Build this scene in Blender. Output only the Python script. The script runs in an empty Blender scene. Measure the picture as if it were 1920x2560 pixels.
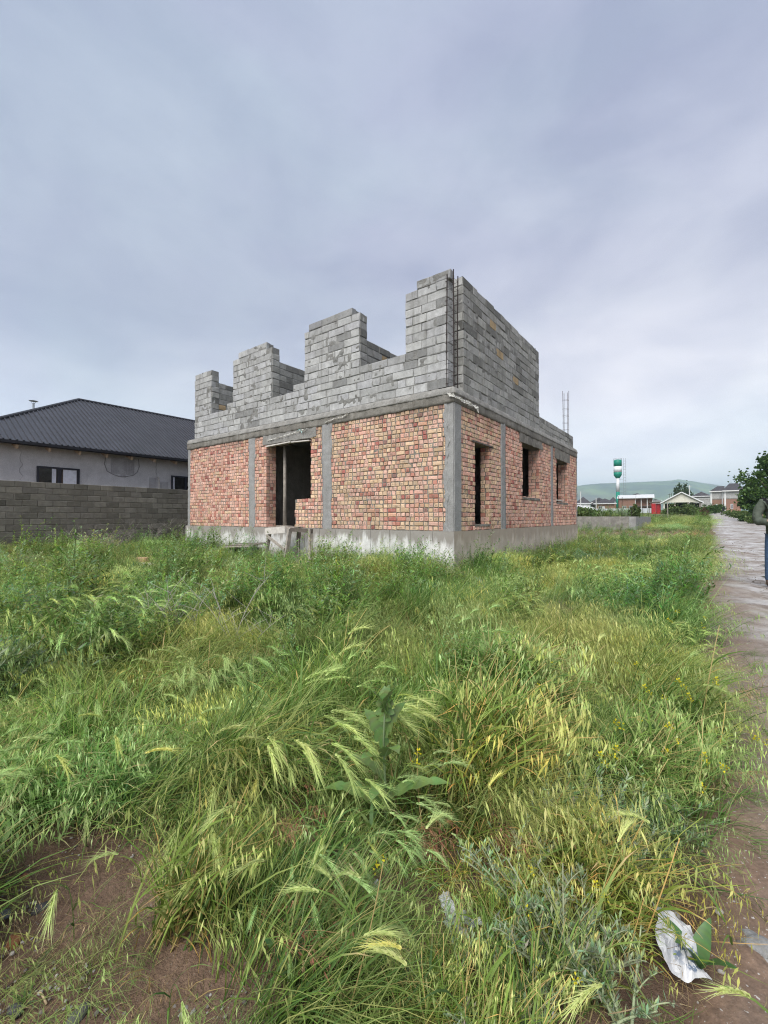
import bpy, bmesh, math, random
import numpy as np
from mathutils import Vector, Matrix, Euler
random.seed(7); RNG = np.random.default_rng(7)
C = bpy.context.scene.collection
SC = bpy.context.scene

# ------------------------------------------------------------------ camera, sky, sun, exposure
EYE = 1.25
cam_d = bpy.data.cameras.new('camera'); cam = bpy.data.objects.new('camera', cam_d); C.objects.link(cam)
cam.location = (0, 0, EYE); cam.rotation_euler = (math.radians(90) + math.atan(13 / 1072), 0, 0)
cam_d.sensor_fit = 'VERTICAL'; cam_d.sensor_height = 36; cam_d.sensor_width = 27
cam_d.lens = 36 * 1072 / 2560; cam_d.clip_start = 0.05; cam_d.clip_end = 20000
SC.camera = cam
SUN_EL, SUN_AZ = math.radians(52), math.radians(-152)      # azimuth from +Y towards +X: behind the viewer, to the left
SUN_DIR = Vector((math.sin(SUN_AZ) * math.cos(SUN_EL), math.cos(SUN_AZ) * math.cos(SUN_EL), math.sin(SUN_EL)))
sun_d = bpy.data.lights.new('sun', 'SUN'); sun_d.energy = 1.5; sun_d.angle = math.radians(48); sun_d.color = (1, 0.965, 0.91)
sun = bpy.data.objects.new('sun', sun_d); C.objects.link(sun); sun.rotation_euler = SUN_DIR.to_track_quat('Z', 'Y').to_euler()
SC.view_settings.view_transform = 'Standard'; SC.view_settings.look = 'None'
SC.view_settings.gamma = 1; SC.view_settings.use_curve_mapping = False
SC.view_settings.exposure = 1.75
EXPO = 2 ** 1.75
SC.render.engine = 'CYCLES'
SC.cycles.use_denoising = True; SC.cycles.denoising_prefilter = 'NONE'; SC.cycles.filter_width = 1.15; SC.cycles.max_bounces = 8; SC.cycles.transparent_max_bounces = 8
SC.cycles.volume_bounces = 1; SC.cycles.use_adaptive_sampling = True; SC.cycles.adaptive_threshold = 0.01

def srgb(r, g, b, k=1.0):
    f = lambda c: ((c / 255 + 0.055) / 1.055) ** 2.4 if c > 10 else c / 255 / 12.92
    return (f(r) * k, f(g) * k, f(b) * k, 1)

class NT:
    """small helper for node trees"""
    def __init__(s, tree):
        s.t = tree; s.t.nodes.clear()
    def n(s, typ, ins=None, **kw):
        nd = s.t.nodes.new(typ)
        for k, v in kw.items(): setattr(nd, k, v)
        for k, v in (ins or {}).items():
            sock = nd.inputs[k]
            if isinstance(v, bpy.types.NodeSocket): s.t.links.new(v, sock)
            else: sock.default_value = v
        return nd
    def math(s, op, a, b=0.0, clamp=False):
        return s.n('ShaderNodeMath', {0: a, 1: b}, operation=op, use_clamp=clamp).outputs[0]
    def mix(s, f, a, b, mode='MIX'):
        return s.n('ShaderNodeMix', {0: f, 6: a, 7: b}, data_type='RGBA', blend_type=mode).outputs[2]
    def ramp(s, fac, stops, interp='LINEAR'):
        r = s.n('ShaderNodeValToRGB', {0: fac}); cr = r.color_ramp; cr.interpolation = interp
        while len(cr.elements) < len(stops): cr.elements.new(0.5)
        for e, (p, c) in zip(cr.elements, stops):
            e.position = p; e.color = c if len(c) == 4 else (*c, 1)
        return r.outputs[0]
    def noise(s, vec, scale, detail=4, rough=0.55, dist=0.0):
        return s.n('ShaderNodeTexNoise', {'Vector': vec, 'Scale': scale, 'Detail': detail, 'Roughness': rough, 'Distortion': dist}).outputs[0]
    def remap(s, v, a, b, c=0.0, d=1.0):
        return s.n('ShaderNodeMapRange', {0: v, 1: a, 2: b, 3: c, 4: d}).outputs[0]

W = bpy.data.worlds.new('World'); SC.world = W; W.use_nodes = True
w = NT(W.node_tree)
sky = w.n('ShaderNodeTexSky', sky_type='NISHITA', sun_disc=False, sun_elevation=SUN_EL, sun_rotation=SUN_AZ, air_density=1.0, dust_density=2.0)
tc = w.n('ShaderNodeTexCoord').outputs['Generated']
sep = w.n('ShaderNodeSeparateXYZ', {0: tc})
el = sep.outputs[2]
mp = w.n('ShaderNodeMapping', {'Vector': tc, 'Rotation': (0.3, 0.5, 0.9), 'Scale': (1.0, 1.0, 1.7)}).outputs[0]
n1 = w.noise(mp, 1.5, 3, 0.5, 0.6)
n2b = w.noise(mp, 5.5, 5, .6, .8)
n2 = w.noise(w.n('ShaderNodeMapping', {'Vector': tc, 'Location': (3.1, 0.4, 1.2), 'Rotation': (0.2, 0.1, -0.6), 'Scale': (1.2, 1.2, 2.6)}).outputs[0], 2.2, 5, 0.5, 0.4)
base = w.ramp(w.math('MAXIMUM', el, 0.0), [(0.0, (1.12, 1.20, 1.30, 1)), (0.10, (1.02, 1.09, 1.18, 1)), (0.25, srgb(214, 221, 233)), (0.42, srgb(183, 191, 208)), (0.7, srgb(170, 181, 201)), (1.0, srgb(170, 181, 201))])
lav = w.mix(w.remap(n1, 0.40, 0.62), base, w.mix(1.0, base, (0.95, 0.905, 0.965, 1), 'MULTIPLY'))
clo = w.mix(w.remap(w.math('ADD', w.math('MULTIPLY', n2, .78), w.math('MULTIPLY', n2b, .22)), 0.37, 0.64), w.mix(1.0, lav, (.91, .915, .94, 1), 'MULTIPLY'), w.mix(1.0, lav, (1.22, 1.20, 1.14, 1), 'MULTIPLY'))
br = w.n('ShaderNodeVectorMath', {0: tc, 1: (0.50, 0.80, 0.26)}, operation='DISTANCE').outputs['Value']      # thinner cloud to the right
clo = w.mix(w.math('MULTIPLY', w.remap(br, 0.05, 0.62, 1.0, 0.0), w.remap(n2, 0.25, 0.6, .45, 1.0)), clo, w.mix(1.0, clo, (1.36, 1.32, 1.22, 1), 'MULTIPLY'))
dk = w.n('ShaderNodeVectorMath', {0: tc, 1: (-0.55, 0.74, 0.36)}, operation='DISTANCE').outputs['Value']     # heavier cloud to the left
clo = w.mix(w.math('MULTIPLY', w.remap(dk, 0.05, 0.50, 1.0, 0.0), w.remap(n1, 0.3, 0.6, .4, 1.0)), clo, w.mix(1.0, clo, (.80, .82, .86, 1), 'MULTIPLY'))
low = w.remap(w.math('ABSOLUTE', w.math('SUBTRACT', el, 0.085)), 0.0, 0.045, 1.0, 0.0)
n3 = w.noise(w.n('ShaderNodeMapping', {'Vector': tc, 'Scale': (1, 1, 5)}).outputs[0], 2.5, 3)
clo = w.mix(w.math('MULTIPLY', low, w.remap(n3, 0.4, 0.65)), clo, w.mix(1.0, clo, (0.80, 0.87, 0.98, 1), 'MULTIPLY'))
grey = w.n('ShaderNodeMix', {0: 0.96, 6: w.n('ShaderNodeMix', {0: 1.0, 6: sky.outputs[0], 7: (0.07, 0.07, 0.07, 1)}, data_type='RGBA', blend_type='MULTIPLY').outputs[2], 7: w.n('ShaderNodeMix', {0: 1.0, 6: clo, 7: (10.9 / EXPO, 10.9 / EXPO, 11.0 / EXPO, 1)}, data_type='RGBA', blend_type='MULTIPLY').outputs[2]}, data_type='RGBA')
bg = w.n('ShaderNodeBackground', {0: grey.outputs[2], 1: 0.1})
w.t.links.new(bg.outputs[0], w.n('ShaderNodeOutputWorld').inputs[0])

# ------------------------------------------------------------------ noise, frames
def hash3(ix, iy, iz, seed):
    h = (ix.astype(np.int64) * 374761393 + iy.astype(np.int64) * 668265263 + iz.astype(np.int64) * 2147483647 + seed * 1274126177) & 0xffffffff
    h = ((h ^ (h >> 13)) * 1274126177) & 0xffffffff
    h = ((h ^ (h >> 16)) * 2246822519) & 0xffffffff
    return ((h ^ (h >> 15)) & 0xffffff) / float(0xffffff)
def vnoise(P, seed=0):
    P = np.asarray(P, float); i = np.floor(P); f = P - i; f = f * f * (3 - 2 * f); i = i.astype(np.int64)
    r = 0
    for dx in (0, 1):
        for dy in (0, 1):
            for dz in (0, 1):
                wt = (f[..., 0] if dx else 1 - f[..., 0]) * (f[..., 1] if dy else 1 - f[..., 1]) * (f[..., 2] if dz else 1 - f[..., 2])
                r = r + wt * hash3(i[..., 0] + dx, i[..., 1] + dy, i[..., 2] + dz, seed)
    return r * 2 - 1
def fbm(P, seed=0, oct=4):
    P = np.asarray(P, float); r = 0; a = 1; k = 1
    for o in range(oct):
        r = r + a * vnoise(P * k, seed + o * 17); a *= 0.5; k *= 2.03
    return r
def fb2(x, y, sc, seed=0, oct=3):
    x = np.asarray(x, float); y = np.asarray(y, float)
    return fbm(np.stack([x * sc, y * sc, np.zeros_like(x) + 0.37], -1), seed, oct)

ANG = math.radians(37)
U = np.array([-math.cos(ANG), math.sin(ANG)]); V = np.array([math.sin(ANG), math.cos(ANG)]); N = -U
CORNER = np.array([1.486, 9.1])
ROTZ = -ANG                                   # house frame: local x = -U, local y = V
def fw(t, s):                                 # house frame (t along front wall, s along side wall) -> world XY
    return CORNER + t * U + s * V
def gh(X, Y):                                 # terrain height: level field, then a gentle rise away from the viewer
    s = np.asarray(X, float) * V[0] + np.asarray(Y, float) * V[1]
    k = (s - 25) / 8.0
    sp = 8.0 * np.where(k > 30, k, np.log1p(np.exp(np.minimum(k, 30))))
    return 0.02 * np.minimum(sp, 175 + 0 * sp)
def at(px, Y, z=None, py=None):               # a place seen in direction px at depth Y
    X = (px - 960) / 1072 * Y
    if py is not None: return np.array([X, Y, EYE + (1293 - py) / 1072 * Y])
    return np.array([X, Y, float(gh(X, Y)) if z is None else z])

# ------------------------------------------------------------------ materials
def new_mat(name):
    m = bpy.data.materials.new(name); m.use_nodes = True
    return m, NT(m.node_tree)
def finish(t, col, rough=0.8, bump=None, bs=0.3, bd=0.01, spec=0.3, metal=0.0, trans=None, alpha=None):
    p = t.n('ShaderNodeBsdfPrincipled', {'Base Color': col, 'Roughness': rough, 'Metallic': metal, 'Specular IOR Level': spec})
    if bump is not None:
        b = t.n('ShaderNodeBump', {'Strength': bs, 'Distance': bd, 'Height': bump})
        t.t.links.new(b.outputs[0], p.inputs['Normal'])
    out = p.outputs[0]
    if trans:
        tr = t.n('ShaderNodeBsdfTranslucent', {0: col})
        out = t.n('ShaderNodeMixShader', {0: trans, 1: out, 2: tr.outputs[0]}).outputs[0]
    t.t.links.new(out, t.n('ShaderNodeOutputMaterial').inputs[0])
    return p
def plain(name, col, rough=0.7, var=0.25, scale=6, bump=0.0, metal=0.0, spec=0.3, bscale=40, bd=0.004, trans=None):
    m, t = new_mat(name)
    g = t.n('ShaderNodeTexCoord').outputs['Object']
    n = t.noise(g, scale, 5, 0.6)
    k = t.remap(n, 0.3, 0.7, 1 - var, 1 + var)
    c = t.mix(1.0, (*col[:3], 1), t.n('ShaderNodeCombineColor', {0: k, 1: k, 2: k}).outputs[0], 'MULTIPLY')
    finish(t, c, rough, t.noise(g, bscale, 4) if bump else None, bump, bd, spec, metal, trans)
    return m
def rand_id(t):                                # per piece random: object random + optional mesh attribute
    a = t.n('ShaderNodeAttribute', attribute_name='rnd').outputs['Fac']
    o = t.n('ShaderNodeObjectInfo').outputs['Random']
    return t.math('FRACT', t.math('ADD', a, o))
def sub_rand(t, r, k):
    return t.math('FRACT', t.math('MULTIPLY', r, k))
def scale_col(t, c, k):
    return t.mix(1.0, c, t.n('ShaderNodeCombineColor', {0: k, 1: k, 2: k}).outputs[0], 'MULTIPLY')

def brick_mat(name, stops, spot=0.5):
    m, t = new_mat(name); r = rand_id(t)
    c = t.ramp(r, stops, 'CONSTANT')
    c = scale_col(t, c, t.remap(sub_rand(t, r, 37.7), 0, 1, 0.82, 1.18))
    pos = t.n('ShaderNodeNewGeometry').outputs['Position']
    big = t.noise(pos, 55, 4, 0.65)
    c = scale_col(t, c, t.remap(big, 0.3, 0.7, 0.72, 1.22))
    uv = t.n('ShaderNodeUVMap', uv_map='uv').outputs[0]
    d = t.n('ShaderNodeVectorMath', {0: uv, 1: (0.5, 0.5, 0)}, operation='DISTANCE').outputs['Value']
    d = t.math('ADD', d, t.math('MULTIPLY', t.math('SUBTRACT', big, 0.5), 0.55))
    sp = t.math('MULTIPLY', t.remap(d, 0.10, 0.30, 1, 0), t.math('LESS_THAN', sub_rand(t, r, 91.3), spot))
    c = t.mix(t.math('MULTIPLY', sp, 0.62), c, (0.13, 0.10, 0.08, 1))
    # cement smeared over some bricks
    sm = t.remap(t.noise(pos, 9, 6, 0.75), 0.52, 0.66)
    c = t.mix(t.math('MULTIPLY', sm, 0.6), c, (0.33, 0.30, 0.26, 1))
    c = scale_col(t, c, t.remap(t.noise(pos, .7, 4, .6), .3, .7, .86, 1.1))
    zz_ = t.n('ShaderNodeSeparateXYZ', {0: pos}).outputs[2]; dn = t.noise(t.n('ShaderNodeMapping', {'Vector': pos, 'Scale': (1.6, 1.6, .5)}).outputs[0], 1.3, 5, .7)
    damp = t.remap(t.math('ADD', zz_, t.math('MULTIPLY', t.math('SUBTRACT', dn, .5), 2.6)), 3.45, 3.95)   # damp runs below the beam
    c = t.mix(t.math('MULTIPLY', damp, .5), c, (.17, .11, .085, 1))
    finish(t, c, 0.88, t.noise(pos, 130, 3), 0.5, 0.004, 0.2)
    return m
Y1, Y2, P1, P2, R1, R2, D1, O1 = (.60, .43, .29), (.52, .37, .235), (.61, .385, .305), (.57, .32, .25), (.45, .205, .155), (.35, .125, .105), (.26, .15, .13), (.57, .33, .225)
M_BRA = brick_mat('brick_mixed', [(0, Y1), (.20, P1), (.36, Y2), (.46, P2), (.58, Y1), (.70, O1), (.79, R1), (.86, P1), (.955, R2), (.985, D1)], 0.42)
M_BRB = brick_mat('brick_salmon', [(0, P1), (.25, P2), (.42, O1), (.54, P1), (.70, R1), (.82, P2), (.90, Y1), (.97, R2)], 0.32)

def block_mat(name, lo, hi, ochre=0.03, dark=0.12):
    m, t = new_mat(name); r = rand_id(t)
    c = t.ramp(r, [(0, lo), (0.25, tuple(a * .9 + b * .1 for a, b in zip(lo, hi))), (.5, (lo[0] * .5 + hi[0] * .5, lo[1] * .5 + hi[1] * .5, lo[2] * .52 + hi[2] * .52)), (.8, hi), (1, lo)])
    r2 = sub_rand(t, r, 53.1)
    c = t.mix(t.math('LESS_THAN', r2, ochre), c, (.36, .27, .16, 1))
    c = t.mix(t.math('GREATER_THAN', r2, 1 - dark), c, tuple(x * .68 for x in lo) + (1,))
    pos = t.n('ShaderNodeNewGeometry').outputs['Position']
    c = scale_col(t, c, t.remap(t.noise(pos, 7, 5, 0.7), 0.3, 0.7, 0.78, 1.2))
    c = scale_col(t, c, t.remap(t.noise(pos, 90, 3, 0.7), 0.3, 0.7, 0.8, 1.18))
    c = scale_col(t, c, t.n('ShaderNodeSeparateColor', {0: t.n('ShaderNodeObjectInfo').outputs['Color']}).outputs[0])
    dr = t.remap(t.noise(t.n('ShaderNodeMapping', {'Vector': pos, 'Scale': (3, 3, .35)}).outputs[0], 2.2, 5, .7), .5, .72)
    c = t.mix(t.math('MULTIPLY', dr, .5), c, (.12, .115, .10, 1))
    finish(t, c, 0.9, t.noise(pos, 160, 3, .7), 0.6, 0.005, 0.2)
    return m
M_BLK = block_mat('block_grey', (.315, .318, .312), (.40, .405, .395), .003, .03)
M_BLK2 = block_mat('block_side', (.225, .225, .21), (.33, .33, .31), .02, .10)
M_BLKF = block_mat('block_fence', (.118, .112, .096), (.170, .161, .138), .0, .04)

def concrete(name, col, var=.3, bump=.6, stain=(.13, .12, .105), st=.5, sc=1.0, streak=True):
    m, t = new_mat(name)
    pos = t.n('ShaderNodeNewGeometry').outputs['Position']
    c = scale_col(t, (*col, 1), t.remap(t.noise(pos, 3 * sc, 6, .65), .3, .7, 1 - var, 1 + var))
    c = scale_col(t, c, t.remap(t.noise(pos, 45 * sc, 4, .7), .3, .7, .75, 1.22))
    v = t.n('ShaderNodeMapping', {'Vector': pos, 'Scale': (4, 4, .5) if streak else (1, 1, 1)}).outputs[0]
    c = t.mix(t.math('MULTIPLY', t.remap(t.noise(v, 1.6, 6, .7), .48, .68), st), c, (*stain, 1))
    h = t.math('ADD', t.noise(pos, 30 * sc, 5, .7), t.math('MULTIPLY', t.noise(pos, 140 * sc, 3, .7), .5))
    finish(t, c, .9, h, bump, .012, .2)
    return m
M_CON = concrete('concrete_beam', (.195, .185, .165), .35, .7, (.09, .08, .065), .7)
M_ROUGH = concrete('concrete_rough', (.25, .245, .23), .25, 1.0)
M_COL = concrete('concrete_column', (.27, .27, .265), .15, .35, st=.3)
M_MORT = concrete('mortar', (.21, .195, .17), .3, .8)
M_MORTB = concrete('mortar_block', (.20, .20, .19), .3, .8)
M_SLAB = concrete('concrete_slab', (.2, .2, .19))
M_FND = concrete('concrete_foundation', (.22, .21, .19), .3, .5)

def plinth_mat(name, col, wet):
    m, t = new_mat(name)
    pos = t.n('ShaderNodeNewGeometry').outputs['Position']; z = t.n('ShaderNodeSeparateXYZ', {0: pos}).outputs[2]
    c = scale_col(t, (*col, 1), t.remap(t.noise(pos, 2.5, 6, .65), .3, .7, .75, 1.2))
    c = scale_col(t, c, t.remap(t.noise(pos, 60, 4, .7), .3, .7, .86, 1.12))
    nz = t.noise(t.n('ShaderNodeMapping', {'Vector': pos, 'Scale': (2.2, 2.2, .4)}).outputs[0], 1.5, 5, .7)
    k = t.remap(t.math('ADD', z, t.math('MULTIPLY', t.math('SUBTRACT', nz, .5), 1.3)), .62, .80)
    c = t.mix(t.math('MULTIPLY', k, .8), c, (*wet, 1))
    k2 = t.remap(t.math('ADD', z, t.math('MULTIPLY', t.math('SUBTRACT', nz, .5), .5)), .42, .2)
    c = t.mix(t.math('MULTIPLY', k2, .5), c, (.17, .145, .115, 1))
    finish(t, c, .85, t.noise(pos, 60, 4, .7), .35, .006, .25)
    return m
M_PL1 = plinth_mat('plinth_front', (.58, .58, .56), (.20, .18, .155))
M_PL2 = plinth_mat('plinth_side', (.45, .395, .33), (.32, .27, .215))
M_STEEL = plain('rebar_steel', (.028, .019, .018), .75, .3, 20, .3)
M_STEEL2 = plain('rebar_pale', (.10, .08, .078), .7, .3, 20, .3)
M_WOOD = plain('grey_wood', (.30, .27, .235), .85, .3, 9, .5, bscale=25)
M_WOODW = plain('pale_board', (.52, .49, .45), .8, .2, 9, .4)
M_WOODD = plain('dark_board', (.10, .085, .072), .85, .3, 9, .4)
M_FILM = plain('white_film', (.68, .67, .63), .55, .15, 12, .4, trans=.2)
M_FILMT = plain('teal_film', (.35, .50, .48), .5, .2, 12, .4)

# ------------------------------------------------------------------ mesh helpers
def link(o, parent=None):
    C.objects.link(o)
    if parent is not None: o.parent = parent
    return o
def tag(o, label=None, cat=None, group=None, kind=None):
    for k, v in (('label', label), ('category', cat), ('group', group), ('kind', kind)):
        if v: o[k] = v
    return o
def empty(name, loc, rz=0, **kw):
    o = bpy.data.objects.new(name, None); C.objects.link(o); o.location = loc; o.rotation_euler = (0, 0, rz); o.empty_display_size = .3
    return tag(o, **kw)

class MB:
    def __init__(s): s.v = []; s.f = []; s.c = []; s.mi = []; s.cur = (1, 1, 1); s.m = 0
    def vert(s, p): s.v.append(tuple(p)); s.c.append(s.cur); return len(s.v) - 1
    def face(s, *ids): s.f.append(ids); s.mi.append(s.m)
    def poly(s, *pts): s.face(*[s.vert(p) for p in pts])
    def box(s, x0, x1, y0, y1, z0, z1):
        i = [s.vert((x, y, z)) for z in (z0, z1) for y in (y0, y1) for x in (x0, x1)]
        for q in ((0, 2, 3, 1), (4, 5, 7, 6), (0, 1, 5, 4), (2, 6, 7, 3), (0, 4, 6, 2), (1, 3, 7, 5)): s.face(*[i[k] for k in q])
    def bar(s, a, b, w, h=None, up=(0, 0, 1)):
        a, b = Vector(a), Vector(b); d = (b - a).normalized(); up = Vector(up)
        if abs(d.dot(up)) > .95: up = Vector((1, 0, 0))
        x = d.cross(up).normalized() * (w / 2); y = x.cross(d).normalized() * ((h or w) / 2)
        i = [s.vert(p + sx * x + sy * y) for p in (a, b) for sx, sy in ((-1, -1), (1, -1), (1, 1), (-1, 1))]
        for q in ((3, 2, 1, 0), (4, 5, 6, 7), (0, 1, 5, 4), (1, 2, 6, 5), (2, 3, 7, 6), (3, 0, 4, 7)): s.face(*[i[k] for k in q])
    def tube(s, pts, rad, n=6, cap=True):
        pts = [Vector(p) for p in pts]; rings = []
        if not hasattr(rad, '__len__'): rad = [rad] * len(pts)
        ref = Vector((0.3, 0.9, 0.2))
        for k, p in enumerate(pts):
            d = (pts[min(k + 1, len(pts) - 1)] - pts[max(k - 1, 0)]).normalized()
            x = d.cross(ref)
            if x.length < 1e-3: x = d.cross(Vector((1, 0, 0)))
            x.normalize(); y = d.cross(x)
            rings.append([s.vert(p + rad[k] * (math.cos(2 * math.pi * j / n) * x + math.sin(2 * math.pi * j / n) * y)) for j in range(n)])
        for a, b in zip(rings, rings[1:]):
            for j in range(n): s.face(a[j], a[(j + 1) % n], b[(j + 1) % n], b[j])
        if cap: s.face(*rings[0][::-1]); s.face(*rings[-1])
    def ribbon(s, pts, widths, side):
        prev = None; side = Vector(side)
        for p, wd in zip(pts, widths):
            p = Vector(p); q = (s.vert(p - side * wd / 2), s.vert(p + side * wd / 2))
            if prev: s.face(prev[0], prev[1], q[1], q[0])
            prev = q
    def grid(s, P):
        P = np.asarray(P); n, m = P.shape[:2]; b = len(s.v)
        for r in P.reshape(-1, 3): s.vert(r)
        for i in range(n - 1):
            for j in range(m - 1): s.face(b + i * m + j, b + (i + 1) * m + j, b + (i + 1) * m + j + 1, b + i * m + j + 1)
    def rough_box(s, x0, x1, y0, y1, z0, z1, step=.06, amp=.01, seed=0, freq=9, off=(0, 0, 0)):
        def lin(a, b): return np.linspace(a, b, max(2, int(abs(b - a) / step) + 1))
        X, Y, Z = lin(x0, x1), lin(y0, y1), lin(z0, z1)
        def put(A, B, fn, flip):
            a, b = np.meshgrid(A, B, indexing='ij'); P = fn(a, b)
            if flip: P = P[:, ::-1]
            Q = (P + np.array(off)) * freq
            P = P + amp * np.stack([fbm(Q, seed, 3), fbm(Q, seed + 5, 3), fbm(Q, seed + 9, 3)], -1)
            s.grid(P)
        k = lambda v, a: np.full_like(a, v)
        put(X, Z, lambda a, b: np.stack([a, k(y0, a), b], -1), False); put(X, Z, lambda a, b: np.stack([a, k(y1, a), b], -1), True)
        put(Y, Z, lambda a, b: np.stack([k(x0, a), a, b], -1), True); put(Y, Z, lambda a, b: np.stack([k(x1, a), a, b], -1), False)
        put(X, Y, lambda a, b: np.stack([a, b, k(z0, a)], -1), True); put(X, Y, lambda a, b: np.stack([a, b, k(z1, a)], -1), False)
    def mesh(s, name, mats, smooth=False, color=False):
        me = bpy.data.meshes.new(name); me.from_pydata(s.v, [], s.f); me.update()
        for m in (mats if isinstance(mats, (list, tuple)) else [mats]): me.materials.append(m)
        if any(s.mi): me.polygons.foreach_set('material_index', s.mi)
        if smooth: me.polygons.foreach_set('use_smooth', [True] * len(me.polygons))
        if color:
            at_ = me.attributes.new('col', 'FLOAT_COLOR', 'POINT'); a = np.ones((len(s.v), 4), np.float32); a[:, :3] = np.array(s.c)[:, :3]
            at_.data.foreach_set('color', a.ravel())
        return me
    def build(s, name, mats, parent=None, smooth=False, color=False, loc=None):
        o = bpy.data.objects.new(name, s.mesh(name, mats, smooth, color))
        link(o, parent)
        if loc is not None: o.location = loc
        return o

def piece_mesh(name, L, H, D, mat, rs, jit=.004, bev=.007):
    """one brick or block: x centred, front face at y = 0 facing -y, z centred; worn chamfered front edge"""
    j = lambda: rs.uniform(-jit, jit)
    v = []
    for (y, ins) in ((0, bev), (bev, 0), (D, 0)):
        for sx, sz in ((-1, -1), (1, -1), (1, 1), (-1, 1)):
            v.append((sx * (L / 2 - ins) + j(), y + (j() * .5 if y == 0 else 0), sz * (H / 2 - ins) + j()))
    f = [(0, 1, 2, 3)]
    for a in (0, 4):
        for k in range(4): f.append((a + k, a + 4 + k, a + 4 + (k + 1) % 4, a + (k + 1) % 4))
    f.append((11, 10, 9, 8))
    me = bpy.data.meshes.new(name); me.from_pydata(v, [], f); me.update(); me.materials.append(mat)
    uv = me.uv_layers.new(name='uv'); asp = L / H
    for l in me.loops:
        p = v[l.vertex_index]; uv.data[l.index].uv = (.5 + p[0] / L * min(asp, 1.4) / 1.2, .5 + p[2] / H / 1.1)
    return me

class Pieces:
    """bricks / blocks of a wall: the largest in view become objects, the rest one joined mesh"""
    def __init__(s): s.items = []
    def add(s, me, M, parent, name, shade=1.0): s.items.append((me, M, parent, name, shade))
    def finish(s, root, limit, joined_name):
        cp = np.array([0, 0, EYE])
        def score(it):
            me, M, parent, *_ = it
            P = np.array((root.matrix_world @ M).translation); d = P - cp
            if d[1] < .3: return 0
            n = np.array((root.matrix_world @ M).to_3x3() @ Vector((0, -1, 0))).ravel(); n = n / np.linalg.norm(n)
            x, y = d[0] / d[1], (d[2]) / d[1]
            vis = -n.dot(d) / np.linalg.norm(d)
            if abs(x) > .92 or vis <= 0: return 0
            dim = me['dim'] if 'dim' in me else .02
            return dim * vis / d.dot(d)
        it = sorted(s.items, key=score, reverse=True)
        for me, M, parent, name, shade in it[:limit]:
            o = bpy.data.objects.new(name, me); link(o, parent); o.matrix_local = M; o.color = (shade, shade, shade, 1)
        by = {}
        for me, M, parent, name, shade in it[limit:]: by.setdefault(me.materials[0].name, []).append((me, M))
        for mn, lst in by.items():
            V_, F_, UV_, R_ = [], [], [], []; b = 0; cache = {}
            for me, M in lst:
                if me.name not in cache:
                    a = np.empty(len(me.vertices) * 3); me.vertices.foreach_get('co', a)
                    uv = np.empty(len(me.loops) * 2); me.uv_layers['uv'].data.foreach_get('uv', uv)
                    cache[me.name] = (a.reshape(-1, 3), [list(p.vertices) for p in me.polygons], uv)
                a, fs, uv = cache[me.name]; Mn = np.array(M)
                V_.append(a @ Mn[:3, :3].T + Mn[:3, 3]); F_ += [[i + b for i in f] for f in fs]; UV_.append(uv); b += len(a)
                R_.append(np.full(len(a), RNG.random(), np.float32))
            me = bpy.data.meshes.new(joined_name); me.from_pydata(np.concatenate(V_).tolist(), [], F_); me.update(); me.materials.append(bpy.data.materials[mn])
            u = me.uv_layers.new(name='uv'); u.data.foreach_set('uv', np.concatenate(UV_)); me.attributes.new('rnd', 'FLOAT', 'POINT').data.foreach_set('value', np.concatenate(R_))
            o = bpy.data.objects.new(joined_name, me); link(o, root); o['kind'] = 'stuff'

def variants(name, lens, H, D, mat, n, jit, bev):
    out = {}
    for L in lens:
        out[L] = []
        for k in range(n):
            me = piece_mesh(name, L, H, D, mat, random, jit * (2.2 if k == n - 1 and H > .15 else 1), bev * (1.6 if k == n - 1 and H > .15 else 1)); me['dim'] = L * H; out[L].append(me)
    return out
# ------------------------------------------------------------------ ground, road, hills, haze
def axis(lo, hi, fine, grow):
    a = [0.0]; st = fine
    while a[-1] < hi: a.append(a[-1] + st); st = min(st * grow, 250)
    b = [0.0]; st = fine
    while b[-1] > lo: b.append(b[-1] - st); st = min(st * grow, 250)
    return np.array(sorted(set(b + a)))
def ws(Wc, S): return Wc * N[0] + S * V[0], Wc * N[1] + S * V[1]      # road frame: w to the right, s along the road
def sheet(name, wa, sa, hfun, mat):
    Wg, Sg = np.meshgrid(wa, sa, indexing='ij'); X, Y = ws(Wg, Sg); Z = hfun(Wg, Sg, X, Y)
    n, m = Wg.shape; idx = np.arange(n * m).reshape(n, m)
    F = np.stack([idx[:-1, :-1], idx[1:, :-1], idx[1:, 1:], idx[:-1, 1:]], -1).reshape(-1, 4)
    me = bpy.data.meshes.new(name); me.from_pydata(np.stack([X, Y, Z], -1).reshape(-1, 3).tolist(), [], F.tolist()); me.update()
    me.polygons.foreach_set('use_smooth', [True] * len(me.polygons)); me.materials.append(mat)
    o = bpy.data.objects.new(name, me); link(o); o['kind'] = 'structure'; return o
ROADW = 4.3
def road_edge(s):                            # left edge of the track
    s = np.asarray(s, float)
    return .04 + .42 * np.clip((s - 10) / 25, 0, 1) + .16 * fb2(s, 0 * s, .7, 3)
def road_bend(s):                            # the track swings to the right in the distance
    return np.where(np.asarray(s) > 110, ((np.asarray(s, float) - 110) / 60) ** 2 * 3.0, 0)
def ground_h(Wg, S, X, Y):
    d = np.hypot(X, Y); on = np.clip((Wg + .25) / .3, 0, 1) * np.clip((ROADW + 1.2 - Wg) / .4, 0, 1)
    z = gh(X, Y) + (1 - on) * (.05 * fb2(X, Y, .5, 1) + .022 * fb2(X, Y, 3.1, 2, 3) * (d < 30) + .022 * fb2(X, Y, 11, 6, 4) * (d < 8))
    return z - .03 * on
m, t = new_mat('soil')
pos = t.n('ShaderNodeNewGeometry').outputs['Position']
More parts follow.
